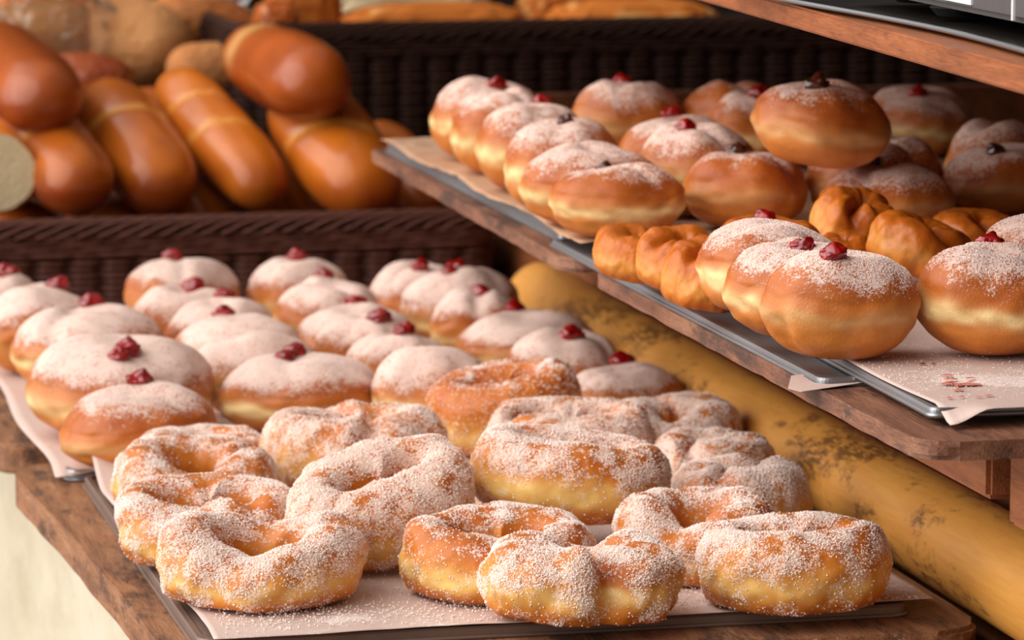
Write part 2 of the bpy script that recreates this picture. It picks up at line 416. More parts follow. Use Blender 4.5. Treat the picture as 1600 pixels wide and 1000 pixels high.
tray('baking_tray', .367, .832, 2.428, 3.005, -.0008, .0080, M['tray_worn'], 'worn brown baking tray holding the sugared ring doughnuts', 'baking trays')
tray('baking_tray', .357, .842, 3.02, 3.80, -.0008, .0080, M['tray'], 'metal baking tray holding the powdered doughnuts left of the yellow pole', 'baking trays')

def sheet(name, x0, x1, y0, y1, z, mat, nx=60, ny=70, fn=None, dust=None, **kw):
    c = ((x0+x1)/2, (y0+y1)/2, z)
    X, Y = np.meshgrid(np.linspace(x0, x1, nx), np.linspace(y0, y1, ny)); X = X.ravel(); Y = Y.ravel()
    U = (X-x0)/(x1-x0); W = (Y-y0)/(y1-y0)
    Z = np.zeros_like(X)
    if fn is not None: X, Y, Z = fn(X, Y, U, W)
    I = np.arange(nx*ny).reshape(ny, nx); F = np.stack([I[:-1, :-1].ravel(), I[:-1, 1:].ravel(), I[1:, 1:].ravel(), I[1:, :-1].ravel()], 1)
    V = np.stack([X-c[0], Y-c[1], Z], 1)
    d = dust(X, Y) if dust is not None else np.zeros_like(X)
    o = mesh_obj(name, V, F, mat, loc=c, attrs={'dust': d})
    md = o.modifiers.new('thick', 'SOLIDIFY'); md.thickness = .0003; md.offset = -1
    return o
def pf1(X, Y, U, W):
    e = noise(np.stack([X*30, Y*30, X*0], 1)); edge = np.minimum.reduce([U, 1-U, W, 1-W])
    Z = .0012+.0006*e
    # back left corner curls up, front right corner runs a little past the tray
    k = sstep(.16, 0, U)*sstep(.86, 1.0, W); Z += .030*k; X = X-.004*k
    Xn = X+.003*np.sin(Y*21)*sstep(.06, 0, U)
    Yn = Y+.002*np.sin(X*27)*sstep(.06, 0, W)+.010*sstep(.75, 1, U)*sstep(.05, 0, W)
    return Xn, Yn, Z
p = sheet('baking_paper', .374, .850, 2.424, 3.012, 0, M['paper'], 110, 120, pf1, lambda X, Y: .16+.30*np.exp(-((Y-2.46)/.035)**2)*sstep(.37, .5, X)+.12*noise(np.stack([X*16, Y*16, X*0], 1)))
tag(p, 'pinkish baking paper strewn with sugar under the ring doughnuts', 'paper', 'baking paper lining the trays')
def pf2(X, Y, U, W):
    e = noise(np.stack([X*26, Y*26, X*0+4], 1)); Z = .0012+.0007*e-.006*sstep(.05, 0, W)*sstep(.1, 0, U)
    return X+.003*np.sin(Y*17)*sstep(.05, 0, U), Y, Z
p = sheet('baking_paper', .345, .846, 3.018, 3.82, 0, M['paper'], 60, 80, pf2, lambda X, Y: X*0+.1)
tag(p, 'pale pink baking paper under the lower powdered jam doughnuts', 'paper', 'baking paper lining the trays')

# ------------------------------------------------------------------ ochre pole between the levels
def pole():
    nu, nv = 64, 160; V = []
    for j in range(nv):
        y = -1.25+2.40*j/(nv-1)
        for i in range(nu):
            t = 2*math.pi*i/nu; V.append((math.cos(t), y, math.sin(t)))
    V = np.array(V); k = noise(V*np.array([1.2, 3, 1.2])); r = .0352*(1+.02*k)
    V[:, 0] *= r; V[:, 2] *= r
    F = [(j*nu+i, j*nu+(i+1) % nu, (j+1)*nu+(i+1) % nu, (j+1)*nu+i) for j in range(nv-1) for i in range(nu)]
    F = [tuple(f) for f in F]; F.append(tuple(range(nu))[::-1]); F.append(tuple((nv-1)*nu+i for i in range(nu)))
    o = mesh_obj('round_pole', V, F, M['ochre'], loc=(.905, 2.60, .0135))
    tag(o, 'thick ochre yellow wooden pole with brown scuffs running between lower and upper trays', 'pole')
pole()

# ------------------------------------------------------------------ upper level: block, boards, trays, paper
tb = empty('wooden_crate', (1.35, 3.0, -.034), 'brown wooden crate holding up the upper boards behind the yellow pole', 'crate')
R0 = (1.35, 3.0, -.034)
box('side_board', (.955, 2.215, -.034), (.975, 4.35, .1568), M['deck'], tb, .002, R0)
box('front_board', (.976, 2.19, -.034), (1.75, 2.212, .1568), M['deck'], tb, .002, R0)
box('back_board', (.976, 4.33, -.034), (1.75, 4.35, .1568), M['deck'], tb, .002, R0)
box('top_rail', (.79, 2.17, .118), (.954, 2.45, .1568), M['shelf'], tb, .003, R0)
box('front_rail', (.80, 2.125, .105), (1.75, 2.162, .1568), M['shelf'], tb, .003, R0)
ub = slab('wooden_board', round_poly([(.722, 2.09), (1.42, 2.085), (1.42, 2.86), (.721, 2.835)], [.022, .01, .01, .03]), .1575, .1685, M['board_up'], rough=.0018, bev=.003, seed=14)
tag(ub, 'weathered brown board under the upper tray nearest the camera', 'board', 'worn wooden boards under the trays')
ub2 = slab('wooden_board', round_poly([(.716, 2.885), (1.42, 2.89), (1.42, 3.70), (.727, 3.70)], [.03, .01, .01, .01]), .1575, .1685, M['board_up'], rough=.0018, bev=.003, seed=22)
tag(ub2, 'weathered brown board under the rear part of the upper tray', 'board', 'worn wooden boards under the trays')
tray('baking_tray', .724, 1.30, 2.285, 2.97, .1737, .0048, M['tray'], 'galvanised tray peeking out below the front upper tray', 'baking trays', rad=.008)
tray('baking_tray', .752, 1.34, 2.134, 2.86, .1788, .0048, M['tray'], 'galvanised tray carrying jam doughnuts at right', 'baking trays', rz=-.02, rad=.006)
tray('baking_tray', .735, 1.34, 2.985, 3.66, .1788, .0098, M['tray'], 'dark edged metal tray under the upper powdered doughnuts at the back', 'baking trays', rad=.006)
def pf3(X, Y, U, W):
    e = noise(np.stack([X*24, Y*24, X*0+9], 1)); Z = .0010+.0008*e*sstep(0, .1, np.minimum(U, W))
    k = sstep(.045, 0, U)*sstep(.03, 0, W); Z = Z-.009*k
    fr = sstep(.03, 0, W)*(.5+.5*np.sin(X*38)); Z = Z-.0035*fr*(1-k)*sstep(.12, .3, U)
    return X+.003*np.sin(Y*19)*sstep(.05, 0, U), Y+.004*np.sin(X*30)*sstep(.05, 0, W), Z
def du3(X, Y):
    return .12+.55*np.exp(-((Y-2.235)/.045)**2)*sstep(.75, .80, X)+.35*np.exp(-((Y-2.35)/.15)**2-((X-.74)/.02)**2)
up = sheet('baking_paper', .750, 1.33, 2.128, 2.88, .1795, M['paper'], 130, 140, pf3, du3)
tag(up, 'baking paper dusted with powder and red jam marks below the upper front doughnuts', 'paper', 'baking paper lining the trays')
def smear(x, y, s, seed, n=26):
    rnd = random.Random(seed); ang = sorted(rnd.uniform(0, 6.28) for _ in range(n))
    P = [(0, 0, 0)]+[(s*(.5+rnd.random()*.6)*math.cos(a)*1.3, s*(.5+rnd.random()*.6)*math.sin(a), 0) for a in ang]
    P = np.array(P); P[1:, 2] = 0; P[0, 2] = .0006
    mesh_obj('jam_smear', P, [(0, i+1, (i+1) % n+1) for i in range(n)], M['jam'] if s < .0025 else M['smear'], up, loc=(x-up.location.x, y-up.location.y, .0022))
smear(.787, 2.279, .0022, 1); smear(.793, 2.276, .0016, 2)
for k in range(16):
    r_ = random.Random(k+50); smear(.785+r_.gauss(0, .006), 2.203+r_.gauss(0, .014), .0028+.002*r_.random() if k % 3 else .0041, k+5, 12)
for k in range(4):
    r_ = random.Random(k+90); smear(.762+.008*k, 2.158+r_.gauss(0, .002), .0025, k+60, 10)
def pf4(X, Y, U, W):
    e = fbm(np.stack([X*30, Y*22, X*0+2], 1)); return X+.004*np.sin(Y*23)*sstep(.05, 0, U), Y, .0014+.0022*np.abs(e)*sstep(.25, .02, U)+.0004*e
p = sheet('baking_paper', .728, 1.33, 2.885, 3.665, .1795, M['paper_brown'], 90, 110, pf4, lambda X, Y: X*0+.12)
tag(p, 'crinkled brown greasy baking paper below the upper rear doughnuts', 'paper', 'baking paper lining the trays')
# paper tip sticking out below the lower galvanised tray
V = np.array([(.012, .045, .0), (.05, .06, .0), (.05, .012, .0), (.004, -.002, -.002), (-.002, .006, -.001)]); 
tp = mesh_obj('paper_scrap', V, [(0, 4, 3, 2, 1)], M['paper'], loc=(.704, 2.272, .1710), smooth=False)
md = tp.modifiers.new('thick', 'SOLIDIFY'); md.thickness = .0003
tag(tp, 'pale paper corner poking out beneath the lower galvanised tray', 'paper')

# ------------------------------------------------------------------ top shelf with machine
sh = slab('wooden_shelf', [(.707, 1.2), (1.9, 1.2), (1.9, 4.4), (.848, 4.4)], .3705, .3850, M['shelf'], bev=.0015, seed=5)
tag(sh, 'orange brown wooden shelf above the upper tray carrying a grey machine', 'shelf')
for i, (px, py) in enumerate([(1.86, 1.25), (1.86, 4.35), (1.86, 2.8)]):
    q = box('shelf_post', (px-.03, py-.03, -.034), (px+.03, py+.03, .3702), M['darkwood'], bev=.002)
    tag(q, ['dark wooden post under the near end of the top shelf', 'dark wooden post under the far end of the top shelf', 'dark wooden post under the middle of the top shelf'][i], 'post', 'posts under the top shelf')
# crumpled dark sheet under the machine with a bright wavy rim
def pfs(X, Y, U, W):
    return X+.008*np.sin(Y*9+.5)*sstep(.1, 0, U), Y, .0012+.0022*sstep(.03, 0, U)
st = sheet('metal_sheet', .762, 1.3, 1.45, 2.62, .3853, M['darkmetal'], 30, 120, pfs)
tag(st, 'blackened wavy metal sheet on the top shelf under the machine', 'sheet')
ys = np.linspace(1.45, 2.62, 90); P = [(.762+.008*math.sin(y*9+.5)-1.031, y-2.035, .0036) for y in ys]
tubes('bright_rim', [P], .0016, M['tray'], st, seg=6)
ap = empty('counter_machine', (1.05, 2.0, .3905), 'grey metal machine with black feet on the top shelf', 'machine')
R0 = (1.05, 2.0, .3905)
box('housing', (.8, 1.5, .3950), (1.3, 2.46, .62), M['steel'], ap, .004, R0)
box('panel_seam', (.7985, 2.165, .3965), (.80, 2.168, .60), M['white'], ap, 0, R0)
box('sticker', (.7985, 2.236, .4005), (.8, 2.285, .43), M['white'], ap, 0, R0)
for (fx, fy) in ((.83, 2.42), (.83, 1.6), (1.25, 2.42), (1.25, 1.6), (.815, 2.30)):
    bm = bmesh.new(); bmesh.ops.create_cone(bm, cap_ends=True, segments=24, radius1=.014, radius2=.019, depth=.0052)
    bm_obj('foot', bm, M['rubber'], ap, loc=(fx-R0[0], fy-R0[1], .3923-R0[2]))

# ------------------------------------------------------------------ wicker baskets
def wicker(name, x0, x1, y0, y1, z0, z1, mat, label, seed=0, pitch=.0066, period=.034, rad=.045):
    c = ((x0+x1)/2, (y0+y1)/2, z0); root = empty(name, c, label, 'basket', 'dark wicker bread baskets')
    pts = densify(round_poly([(x0-c[0], y0-c[1]), (x1-c[0], y0-c[1]), (x1-c[0], y1-c[1]), (x0-c[0], y1-c[1])], rad, 10), .0035)
    P = np.array(pts); nxt = np.roll(P, -1, 0); seg = np.linalg.norm(nxt-P, axis=1); s = np.concatenate([[0], np.cumsum(seg)[:-1]]); Ltot = seg.sum()
    T = (np.roll(P, -1, 0)-np.roll(P, 1, 0)); T /= np.linalg.norm(T, axis=1)[:, None]; Nn = np.stack([T[:, 1], -T[:, 0]], 1)
    npz = max(4, round(Ltot/period)); ph = s/Ltot*npz*2*math.pi; H = z1-z0
    paths = []; k = 0; z = .004
    while z < H-.034:
        w = np.clip(np.cos(ph+.2*math.sin(k*2.1))*2.2+.9, -1, 1)
        off = .0030*w+.0007*math.sin(k*3.3)
        Q = np.concatenate([P+Nn*off[:, None], np.full((len(P), 1), z)], 1); paths.append(np.vstack([Q, Q[:1]])); z += pitch; k += 1
    tubes('woven_side', paths, pitch*.43, mat, root, seg=5)
    # two long-weave courses below the rim
    paths = []
    for j in range(4):
        zz = H-.034+j*.0055; w = np.clip(np.cos(ph*.5+j*1.7)*2, -1, 1)
        Q = np.concatenate([P+Nn*(.0048+.0015*w)[:, None], np.full((len(P), 1), zz)], 1); paths.append(np.vstack([Q, Q[:1]]))
    tubes('border_course', paths, .0027, mat, root, seg=5)
    st = []
    for q in range(npz):
        i = int(np.argmin(np.abs(s-(q+.5)*Ltot/npz))); st.append([(P[i, 0]+Nn[i, 0]*.0015, P[i, 1]+Nn[i, 1]*.0015, 0), (P[i, 0]+Nn[i, 0]*.0015, P[i, 1]+Nn[i, 1]*.0015, H-.012)])
    tubes('stakes', st, .0036, mat, root, seg=6)['kind'] = 'stuff'
    # plaited rim: long slanting strands, each rising over the rim
    rim = []; step = .021; n = int(Ltot/step); span = .080
    for q in range(n):
        t0 = q*Ltot/n; pp = []
        for m_ in range(9):
            f = m_/8; i = int(np.argmin(np.abs(s-((t0+span*f) % Ltot)))); a = math.pi*(1.08-1.15*f)
            o = .0095*math.cos(a)*-1; zz = H-.010+.0095*math.sin(a)*1.0+(.006*f-.004)
            o = .0085*(1-1.5*f)
            pp.append((P[i, 0]+Nn[i, 0]*o, P[i, 1]+Nn[i, 1]*o, H-.016+.017*math.sin(min(f, .85)*math.pi/1.7)))
        rim.append(pp)
    tubes('plaited_rim', rim, .0027, mat, root, seg=5)
    V = [(p_[0], p_[1], .004) for p_ in pts[::4]]; bm = bmesh.new(); bm.faces.new([bm.verts.new(v_) for v_ in V]); r_ = bmesh.ops.extrude_face_region(bm, geom=bm.faces[:])
    bmesh.ops.translate(bm, verts=[g_ for g_ in r_['geom'] if isinstance(g_, bmesh.types.BMVert)], vec=(0, 0, .004)); bm_obj('basket_floor', bm, mat, root)
    # plain dark liner added inside so no daylight passes through the weave
    k_ = len(pts[::2]); A_ = [(x*.992, y*.992, .004) for x, y in pts[::2]]; B_ = [(x, y, H-.004) for x, y, _ in A_]
    mesh_obj('light_block_liner', np.array(A_+B_), np.array([(i, (i+1) % k_, k_+(i+1) % k_, k_+i) for i in range(k_)]), M['darkwood'], root)
    return root
wicker('wicker_basket', -.05, .925, 4.035, 4.45, -.0335, .066, M['wicker'], 'brown wicker basket at left filled with glossy loaves')
bs_ = box('rear_shelf', (.1, 4.48, .035), (2.28, 5.5, .058), M['darkwood'], bev=.002); tag(bs_, 'dark wooden ledge holding the rear basket', 'ledge')
for xx in (.15, 2.2):
    q = box('ledge_support', (xx-.03, 4.6, -.0338), (xx+.03, 5.4, .0348), M['darkwood']); tag(q, 'dark block under the %s end of the rear ledge' % ('left' if xx < 1 else 'right'), 'block')
wicker('wicker_basket', .745, 1.80, 4.60, 5.10, .0585, .218, M['wicker_grey'], 'dark brown wicker basket at the back holding large crusty breads', seed=3)

# ------------------------------------------------------------------ breads
def capsule(name, A, B, ra, rb, mat, label, group='glossy bread rolls in the left basket', cat='bread', seed=0, seams=(), flat=.92, rough=0, brown=.5, parent=None, keep=True):
    A = Vector(A); B = Vector(B); mid = (A+B)/2; ax = B-A; ln = ax.length
    S = ICO_V.copy(); d = S[:, 2]
    t = (d+1)/2; r = ra*(1-t)+rb*t
    z = d*r*1.12+np.tanh(d*2.2)*ln/2
    k = 1+.05*noise(S*1.6+seed*5)+(rough*fbm(S*5+seed) if rough else 0)
    rad = np.sqrt(np.clip(1-d*d, 0, 1))**.86
    an = np.arctan2(S[:, 1], S[:, 0])
    V = np.stack([np.cos(an)*rad*r*k, np.sin(an)*rad*r*k*flat, z], 1)
    pale = np.zeros(len(V))
    for (sz, tilt, w) in seams:
        q = z/(ln/2+r)-sz-tilt*np.cos(an-.6); g = np.exp(-(q/w)**2)*sstep(-.5, .4, np.sin(an)); pale = np.maximum(pale, g*.75)
        V[:, :2] *= (1-.05*g)[:, None]
    up = Vector((0, 0, 1)); zax = ax.normalized() if ln > 1e-4 else Vector((0, 0, 1)); yax = (up-up.dot(zax)*zax).normalized() if abs(zax.z) < .98 else Vector((0, 1, 0)); xax = yax.cross(zax)
    Mt = np.array([xax, yax, zax]); V = V@Mt
    wz = V[:, 2]/ra
    br = np.clip(brown+.35*sstep(-.1, -.9, wz)+.12*noise(S*2+seed*3), 0, 1)
    o = mesh_obj(name, V, ICO_F, mat, parent, loc=mid, attrs={'brown': br, 'pale': pale})
    if keep: tag(o, label, cat, group)
    return o
G = 'glossy bread rolls in the left basket'
capsule('bread_roll', (.450, 4.345, .204), (.472, 4.175, .181), .050, .047, M['loaf_dark'], 'dark glossy bread roll on top of the pile at far left', seed=1, brown=.65)
capsule('bread_roll', (.468, 4.272, .143), (.497, 4.120, .102), .044, .047, M['loaf'], 'brown bread roll below the dark top roll at left', seed=2, seams=((.2, .1, .05),), brown=.6)
capsule('bread_roll', (.562, 4.275, .150), (.586, 4.150, .100), .043, .050, M['loaf'], 'glossy orange bread roll, second whole one from the left in the front basket', seed=3, seams=((-.1, .12, .05),))
capsule('bread_roll', (.642, 4.290, .166), (.688, 4.140, .096), .036, .041, M['loaf'], 'long bright bread roll slanting down right in the middle of the front basket', seed=4, seams=((.15, .1, .04), (-.35, .1, .03)), brown=.25)
capsule('bread_roll', (.722, 4.288, .208), (.745, 4.128, .196), .042, .052, M['loaf_dark'], 'round ended dark glossy roll on the very top in front of the rear basket', seed=5, brown=.6, seams=((-.42, .05, .16),))
capsule('bread_roll', (.768, 4.215, .144), (.790, 4.098, .098), .054, .050, M['loaf'], 'orange bread roll with a curved pale seam, rightmost large one in the basket', seed=6, seams=((.15, .25, .045),), brown=.42)
capsule('bread_roll', (.862, 4.290, .100), (.880, 4.235, .060), .036, .040, M['loaf'], 'partly hidden roll at the right end of the front basket', seed=7)
lo_lab = ['roll half buried below the bright slanting roll', 'roll at the bottom left corner of the front basket beside the cut loaf', 'small bit of roll showing low beside the second whole roll', 'roll low in the basket left of the pale seamed roll']
for i, (a_, b__) in enumerate([((.655, 4.286, .060), (.640, 4.200, .040)), ((.420, 4.290, .034), (.455, 4.20, .034)), ((.55, 4.30, .030), (.555, 4.2, .034)), ((.742, 4.29, .060), (.733, 4.21, .040))]):
    capsule('bread_roll', a_, b__, .043, .043, M['loaf'], lo_lab[i], seed=10+i, brown=.6)
# loaf cut open at the left edge of the frame
ct = empty('cut_loaf', (.421, 4.17, .064), 'loaf with cream cut face at the left edge of the front basket', 'bread')
bm = bmesh.new(); n_ = 40; rr = []
for j, (yy, sc) in enumerate([(-.055, .97), (-.053, 1), (.0, 1.02), (.04, .96), (.07, .7), (.08, .3)]):
    rr.append([bm.verts.new((.040*sc*math.cos(6.2832*i/n_)*(1+.04*math.sin(i*.9)), yy, .045+.043*sc*math.sin(6.2832*i/n_))) for i in range(n_)])
for a_, b__ in zip(rr, rr[1:]):
    for i in range(n_): bm.faces.new((a_[i], a_[(i+1) % n_], b__[(i+1) % n_], b__[i]))
bm.faces.new(rr[-1]); bm.faces.new(rr[0][::-1]); bm_obj('crust', bm, M['loaf'], ct, smooth=True)
bm = bmesh.new(); r1 = [bm.verts.new((.0365*math.cos(6.2832*i/n_)*(1+.04*math.sin(i*.9)), -.0575, .045+.0395*math.sin(6.2832*i/n_))) for i in range(n_)]
r2 = [bm.verts.new((v_.co.x, -.0552, v_.co.z)) for v_ in r1]; bm.faces.new(r1)
for i in range(n_): bm.faces.new((r1[i], r1[(i+1) % n_], r2[(i+1) % n_], r2[i]))
bm_obj('cut_face', bm, M['crumb'], ct)
# breads on the rear ledge at left
RG = 'rustic breads on the rear ledge'
for (a_, b__, ra, rb, mt, lab, br0) in [
    ((.640, 4.80, .190), (.662, 4.77, .186), .058, .056, 'rustic', 'dusty brown rustic bun behind the bread rolls, upper left', .25),
    ((.735, 4.86, .200), (.765, 4.87, .192), .050, .048, 'rustic', 'orange brown rustic bread right of the dusty rustic bun', .7),
    ((.742, 4.665, .165), (.712, 4.66, .165), .034, .034, 'rustic', 'small brown bun just left of the rear basket corner', .45),
    ((.560, 4.66, .150), (.592, 4.65, .150), .040, .040, 'loaf', 'dark roll below the dusty rustic bun', .9),
    ((.655, 4.555, .118), (.560, 4.56, .112), .040, .040, 'loaf', 'long roll lying crosswise behind the orange rolls', .7),
    ((.515, 4.80, .190), (.560, 4.80, .195), .050, .048, 'rustic', 'pale bread inside clear film at the upper left', .2),
    ((.700, 5.08, .205), (.745, 5.07, .212), .055, .055, 'golden', 'golden bread at the back above the rustic buns', .5),
    ((.570, 5.02, .212), (.610, 5.02, .215), .055, .055, 'golden', 'golden bread at the back behind the clear film', .4),
    ((.655, 4.80, .095), (.63, 4.80, .095), .036, .036, 'loaf', 'roll underneath the dusty rustic bun', .9),
    ((.76, 4.88, .100), (.72, 4.88, .100), .041, .041, 'loaf', 'roll underneath the orange rustic bread', .9),
    ((.53, 4.79, .100), (.56, 4.79, .100), .041, .041, 'loaf', 'roll underneath the film wrapped bread', .9),
    ((.70, 5.08, .105), (.74, 5.08, .105), .045, .045, 'loaf', 'roll underneath the golden bread at the back', .9),
    ((.57, 5.02, .105), (.61, 5.02, .105), .045, .045, 'loaf', 'roll underneath the golden bread behind the film', .9)]:
    capsule('bread_loaf', a_, b__, ra, rb, M[mt], lab, RG, seed=len(lab), rough=.03, brown=br0)
# clear bag
V = ICO_V*np.array([.075, .06, .075]); k = fbm(ICO_V*2.6+3)+.4*np.abs(noise(ICO_V*7)); V = V*(1+.16*k)[:, None]; V[:, 2] = np.where(ICO_V[:, 2] > .6, V[:, 2]+.04*(ICO_V[:, 2]-.6), V[:, 2])
pb = mesh_obj('plastic_bag', V, ICO_F, M['film'], loc=(.548, 4.76, .205)); tag(pb, 'crinkled clear plastic bag with bread at the top left', 'bag')
V = ICO_V*np.array([.07, .05, .06]); k = fbm(ICO_V*2.6+13)+.4*np.abs(noise(ICO_V*7+4)); V = V*(1+.16*k)[:, None]
pb = mesh_obj('plastic_bag', V, ICO_F, M['film'], loc=(.735, 4.90, .225)); tag(pb, 'crinkled clear plastic bag right of the dusty rustic bun', 'bag')

def crusty(name, c, s, mat, label, seed, brown=.5, rz=0):
    S = ICO_V.copy(); q = np.sign(S)*np.abs(S)**.62; q[:, 2] = np.where(q[:, 2] < 0, q[:, 2]*.9, q[:, 2])
    V = q*np.array(s); V *= (1+.045*fbm(S*4+seed))[:, None]; ca, sa = math.cos(rz), math.sin(rz)
    V = np.stack([V[:, 0]*ca-V[:, 1]*sa, V[:, 0]*sa+V[:, 1]*ca, V[:, 2]], 1); V[:, 2] -= V[:, 2].min()
    pale = sstep(.2, .6, noise(S*3+seed*2))*.5
    o = mesh_obj(name, V, ICO_F, mat, loc=c, attrs={'brown': np.clip(brown+.3*noise(S*6+seed), 0, 1), 'pale': pale}); return tag(o, label, 'bread', 'large crusty breads in the rear basket')
crusty('crusty_bread', (1.015, 4.76, .155), (.118, .06, .0395), M['golden'], 'wide flat golden crusty bread left of centre in the rear basket', 3, .65)
crusty('crusty_bread', (1.252, 4.72, .155), (.105, .06, .041), M['golden'], 'rough golden loaf right of centre in the rear basket', 5, .55)
crusty('crusty_bread', (.862, 4.80, .155), (.045, .045, .06), M['golden'], 'round brown bread at the left end of the rear basket', 6, .8)
crusty('crusty_bread', (.806, 4.67, .1655), (.027, .03, .04), M['loaf_dark'], 'small glossy bread in the left corner of the rear basket', 7, .5)
crusty('crusty_bread', (1.02, 4.93, .155), (.10, .05, .055), M['crumb'], 'pale bread behind the flat golden bread', 8, .2)
crusty('crusty_bread', (1.26, 4.93, .155), (.10, .05, .05), M['golden'], 'brown bread behind the rough golden loaf', 9, .7)
for i, xx in enumerate((.90, 1.11, 1.33)):
    crusty('crusty_bread', (xx, 4.84, .068), (.098, .17, .043), M['golden'], ['bread on the basket floor at its left end', 'bread on the basket floor at its middle', 'bread on the basket floor at its right'][i], 20+i, .6)

# ------------------------------------------------------------------ powdered doughnuts
def berliner_mesh(a, ay, h, seed, tilt=(0, 0), pale_s=.8, dust_lo=.15, lobes=0):
    S = ICO_V; rs = np.random.RandomState(seed)
    off = rs.uniform(-50, 50, 3); nz = S[:, 2]; rho = np.sqrt(np.clip(1-nz**2, 0, 1)); an = np.arctan2(S[:, 1], S[:, 0])
    rr = rho**np.where(nz > 0, .80, .72); zz = np.where(nz > 0, nz, nz*.9)
    r = 1+.09*noise(np.stack([np.cos(an)*1.2, np.sin(an)*1.2, nz*.9], 1)+off)+.03*noise(S*3.2+off)
    # proofing waist: the pale band bulges out slightly, with a soft fold above it
    r += .015*np.exp(-((nz+.02)/.14)**2)-.012*np.exp(-((nz-.24)/.07)**2)
    if lobes:
        ph = rs.uniform(3.4, 5.2); g = np.exp(-((np.angle(np.exp(1j*(an-ph))))/.20)**2); r -= .13*g*sstep(.35, -.4, nz)*rho
    V = np.stack([np.cos(an)*rr*r*a, np.sin(an)*rr*r*ay, zz*h*(1+.05*noise(S*1.5+off+9))], 1)
    rg_ = noise(np.stack([V[:, 0]/a*1.5, V[:, 1]/a*1.5, S[:, 0]*0], 1)+off); V[:, 2] += .13*h*rg_*sstep(-.3, .5, nz)
    fa = rs.uniform(0, 3.14); fd = V[:, 0]/a*np.cos(fa)+V[:, 1]/ay*np.sin(fa)-rs.uniform(-.25, .25)+.15*noise(S*1.6+off); V[:, 2] -= rs.choice([0, .06, .12])*h*np.exp(-(fd/.15)**2)*sstep(0, .5, nz)
    # dimple where the filling went in
    V[:, 2] -= np.where(nz > 0, .10*h*np.exp(-((V[:, 0]**2+V[:, 1]**2)/(.26*a)**2)), 0)
    V[:, 2] = np.where(V[:, 2] < -.86*h, -.86*h+(V[:, 2]+.86*h)*.3, V[:, 2])
    V[:, 2] = (V[:, 2]-V[:, 2].min())*(2*h/np.ptp(V[:, 2]))-h
    n1 = noise(S*2.2+off+20); n2 = noise(S*5+off+33)
    pale = np.clip(pale_s*np.exp(-((nz+(.20 if dust_lo < .12 else .12)+.12*n1)/.17)**2)*(1+.5*n2), 0, 1)
    brown = np.clip(.55+.35*sstep(.0, .5, nz)+.10*n1-.25*sstep(-.1, -.5, nz)+.4*sstep(-.55, -.9, nz), 0, 1)
    # the sieve's cone of sugar falls more thickly on one side
    dr = rs.uniform(0, 6.28)
    dust = sstep(dust_lo-.05, dust_lo+.62, nz+.12*n1+.10*n2+.14*rho*np.cos(an-dr))*(.88 if dust_lo < .12 else .74)
    cx, sx = math.cos(tilt[0]), math.sin(tilt[0]); cy, sy = math.cos(tilt[1]), math.sin(tilt[1])
    Rx = np.array([[1, 0, 0], [0, cx, -sx], [0, sx, cx]]); Ry = np.array([[cy, 0, sy], [0, 1, 0], [-sy, 0, cy]])
    V = V@(Ry@Rx).T; V[:, 2] -= V[:, 2].min()
    return V, pale, brown, dust
def jam_blob(name, parent, loc, s, mat, seed):
    S = ICS_V; rs = np.random.RandomState(seed+900); off = rs.uniform(-40, 40, 3)
    V = S*np.array([1.0, .8, .62])*s; V *= (1+.30*noise(S*1.3+off)+.10*noise(S*3+off))[:, None]
    pk = rs.uniform(-.5, .5, 2); V[:, 2] += .28*s*np.exp(-(((S[:, 0]-pk[0])**2+(S[:, 1]-pk[1])**2)/.22))*(S[:, 2] > 0)
    o = mesh_obj(name, V, ICS_F, mat, parent, loc=loc); return o
def scatter(V, F, dens, n, size, seed, mat, name, parent, lift=.0, loc=(0, 0, 0)):
    rs = np.random.RandomState(seed); T = V[F[:, :3]] if F.shape[1] == 3 else V[np.vstack([F[:, [0, 1, 2]], F[:, [0, 2, 3]]])]
    I = F if F.shape[1] == 3 else np.vstack([F[:, [0, 1, 2]], F[:, [0, 2, 3]]])
    nrm = np.cross(T[:, 1]-T[:, 0], T[:, 2]-T[:, 0]); ar = np.linalg.norm(nrm, axis=1)/2; nn = nrm/(2*ar[:, None]+1e-12)
    w = ar*np.clip(dens[I].mean(1), 0, None); w /= w.sum(); pick = rs.choice(len(I), n, p=w)
    b = rs.rand(n, 2); fl = b.sum(1) > 1; b[fl] = 1-b[fl]; P = T[pick, 0]+(T[pick, 1]-T[pick, 0])*b[:, :1]+(T[pick, 2]-T[pick, 0])*b[:, 1:]
    sz = size*(.55+.9*rs.rand(n)); P = P+nn[pick]*(sz*.25+lift)[:, None]
    O = np.array([(1, 1, 1), (1, -1, -1), (-1, 1, -1), (-1, -1, 1)], float)/1.5 if False else np.array([(1, 0, 0), (-1, 0, 0), (0, 1, 0), (0, -1, 0), (0, 0, 1), (0, 0, -1)], float)*.75
    f = np.array([(0, 2, 4), (2, 1, 4), (1, 3, 4), (3, 0, 4), (2, 0, 5), (1, 2, 5), (3, 1, 5), (0, 3, 5)])
    q = rs.normal(size=(n, 4)); q /= np.linalg.norm(q, axis=1)[:, None]; w_, x, y, z = q.T
    Rm = np.stack([np.stack([1-2*(y*y+z*z), 2*(x*y-z*w_), 2*(x*z+y*w_)], 1), np.stack([2*(x*y+z*w_), 1-2*(x*x+z*z), 2*(y*z-x*w_)], 1), np.stack([2*(x*z-y*w_), 2*(y*z+x*w_), 1-2*(x*x+y*y)], 1)], 1)
    VV = np.einsum('nij,kj->nki', Rm, O)*sz[:, None, None]+P[:, None, :]
    FF = f[None]+(np.arange(n)*6)[:, None, None]
    o = mesh_obj(name, VV.reshape(-1, 3), FF.reshape(-1, 3), mat, parent, smooth=False, loc=loc); o['kind'] = 'stuff'; return o

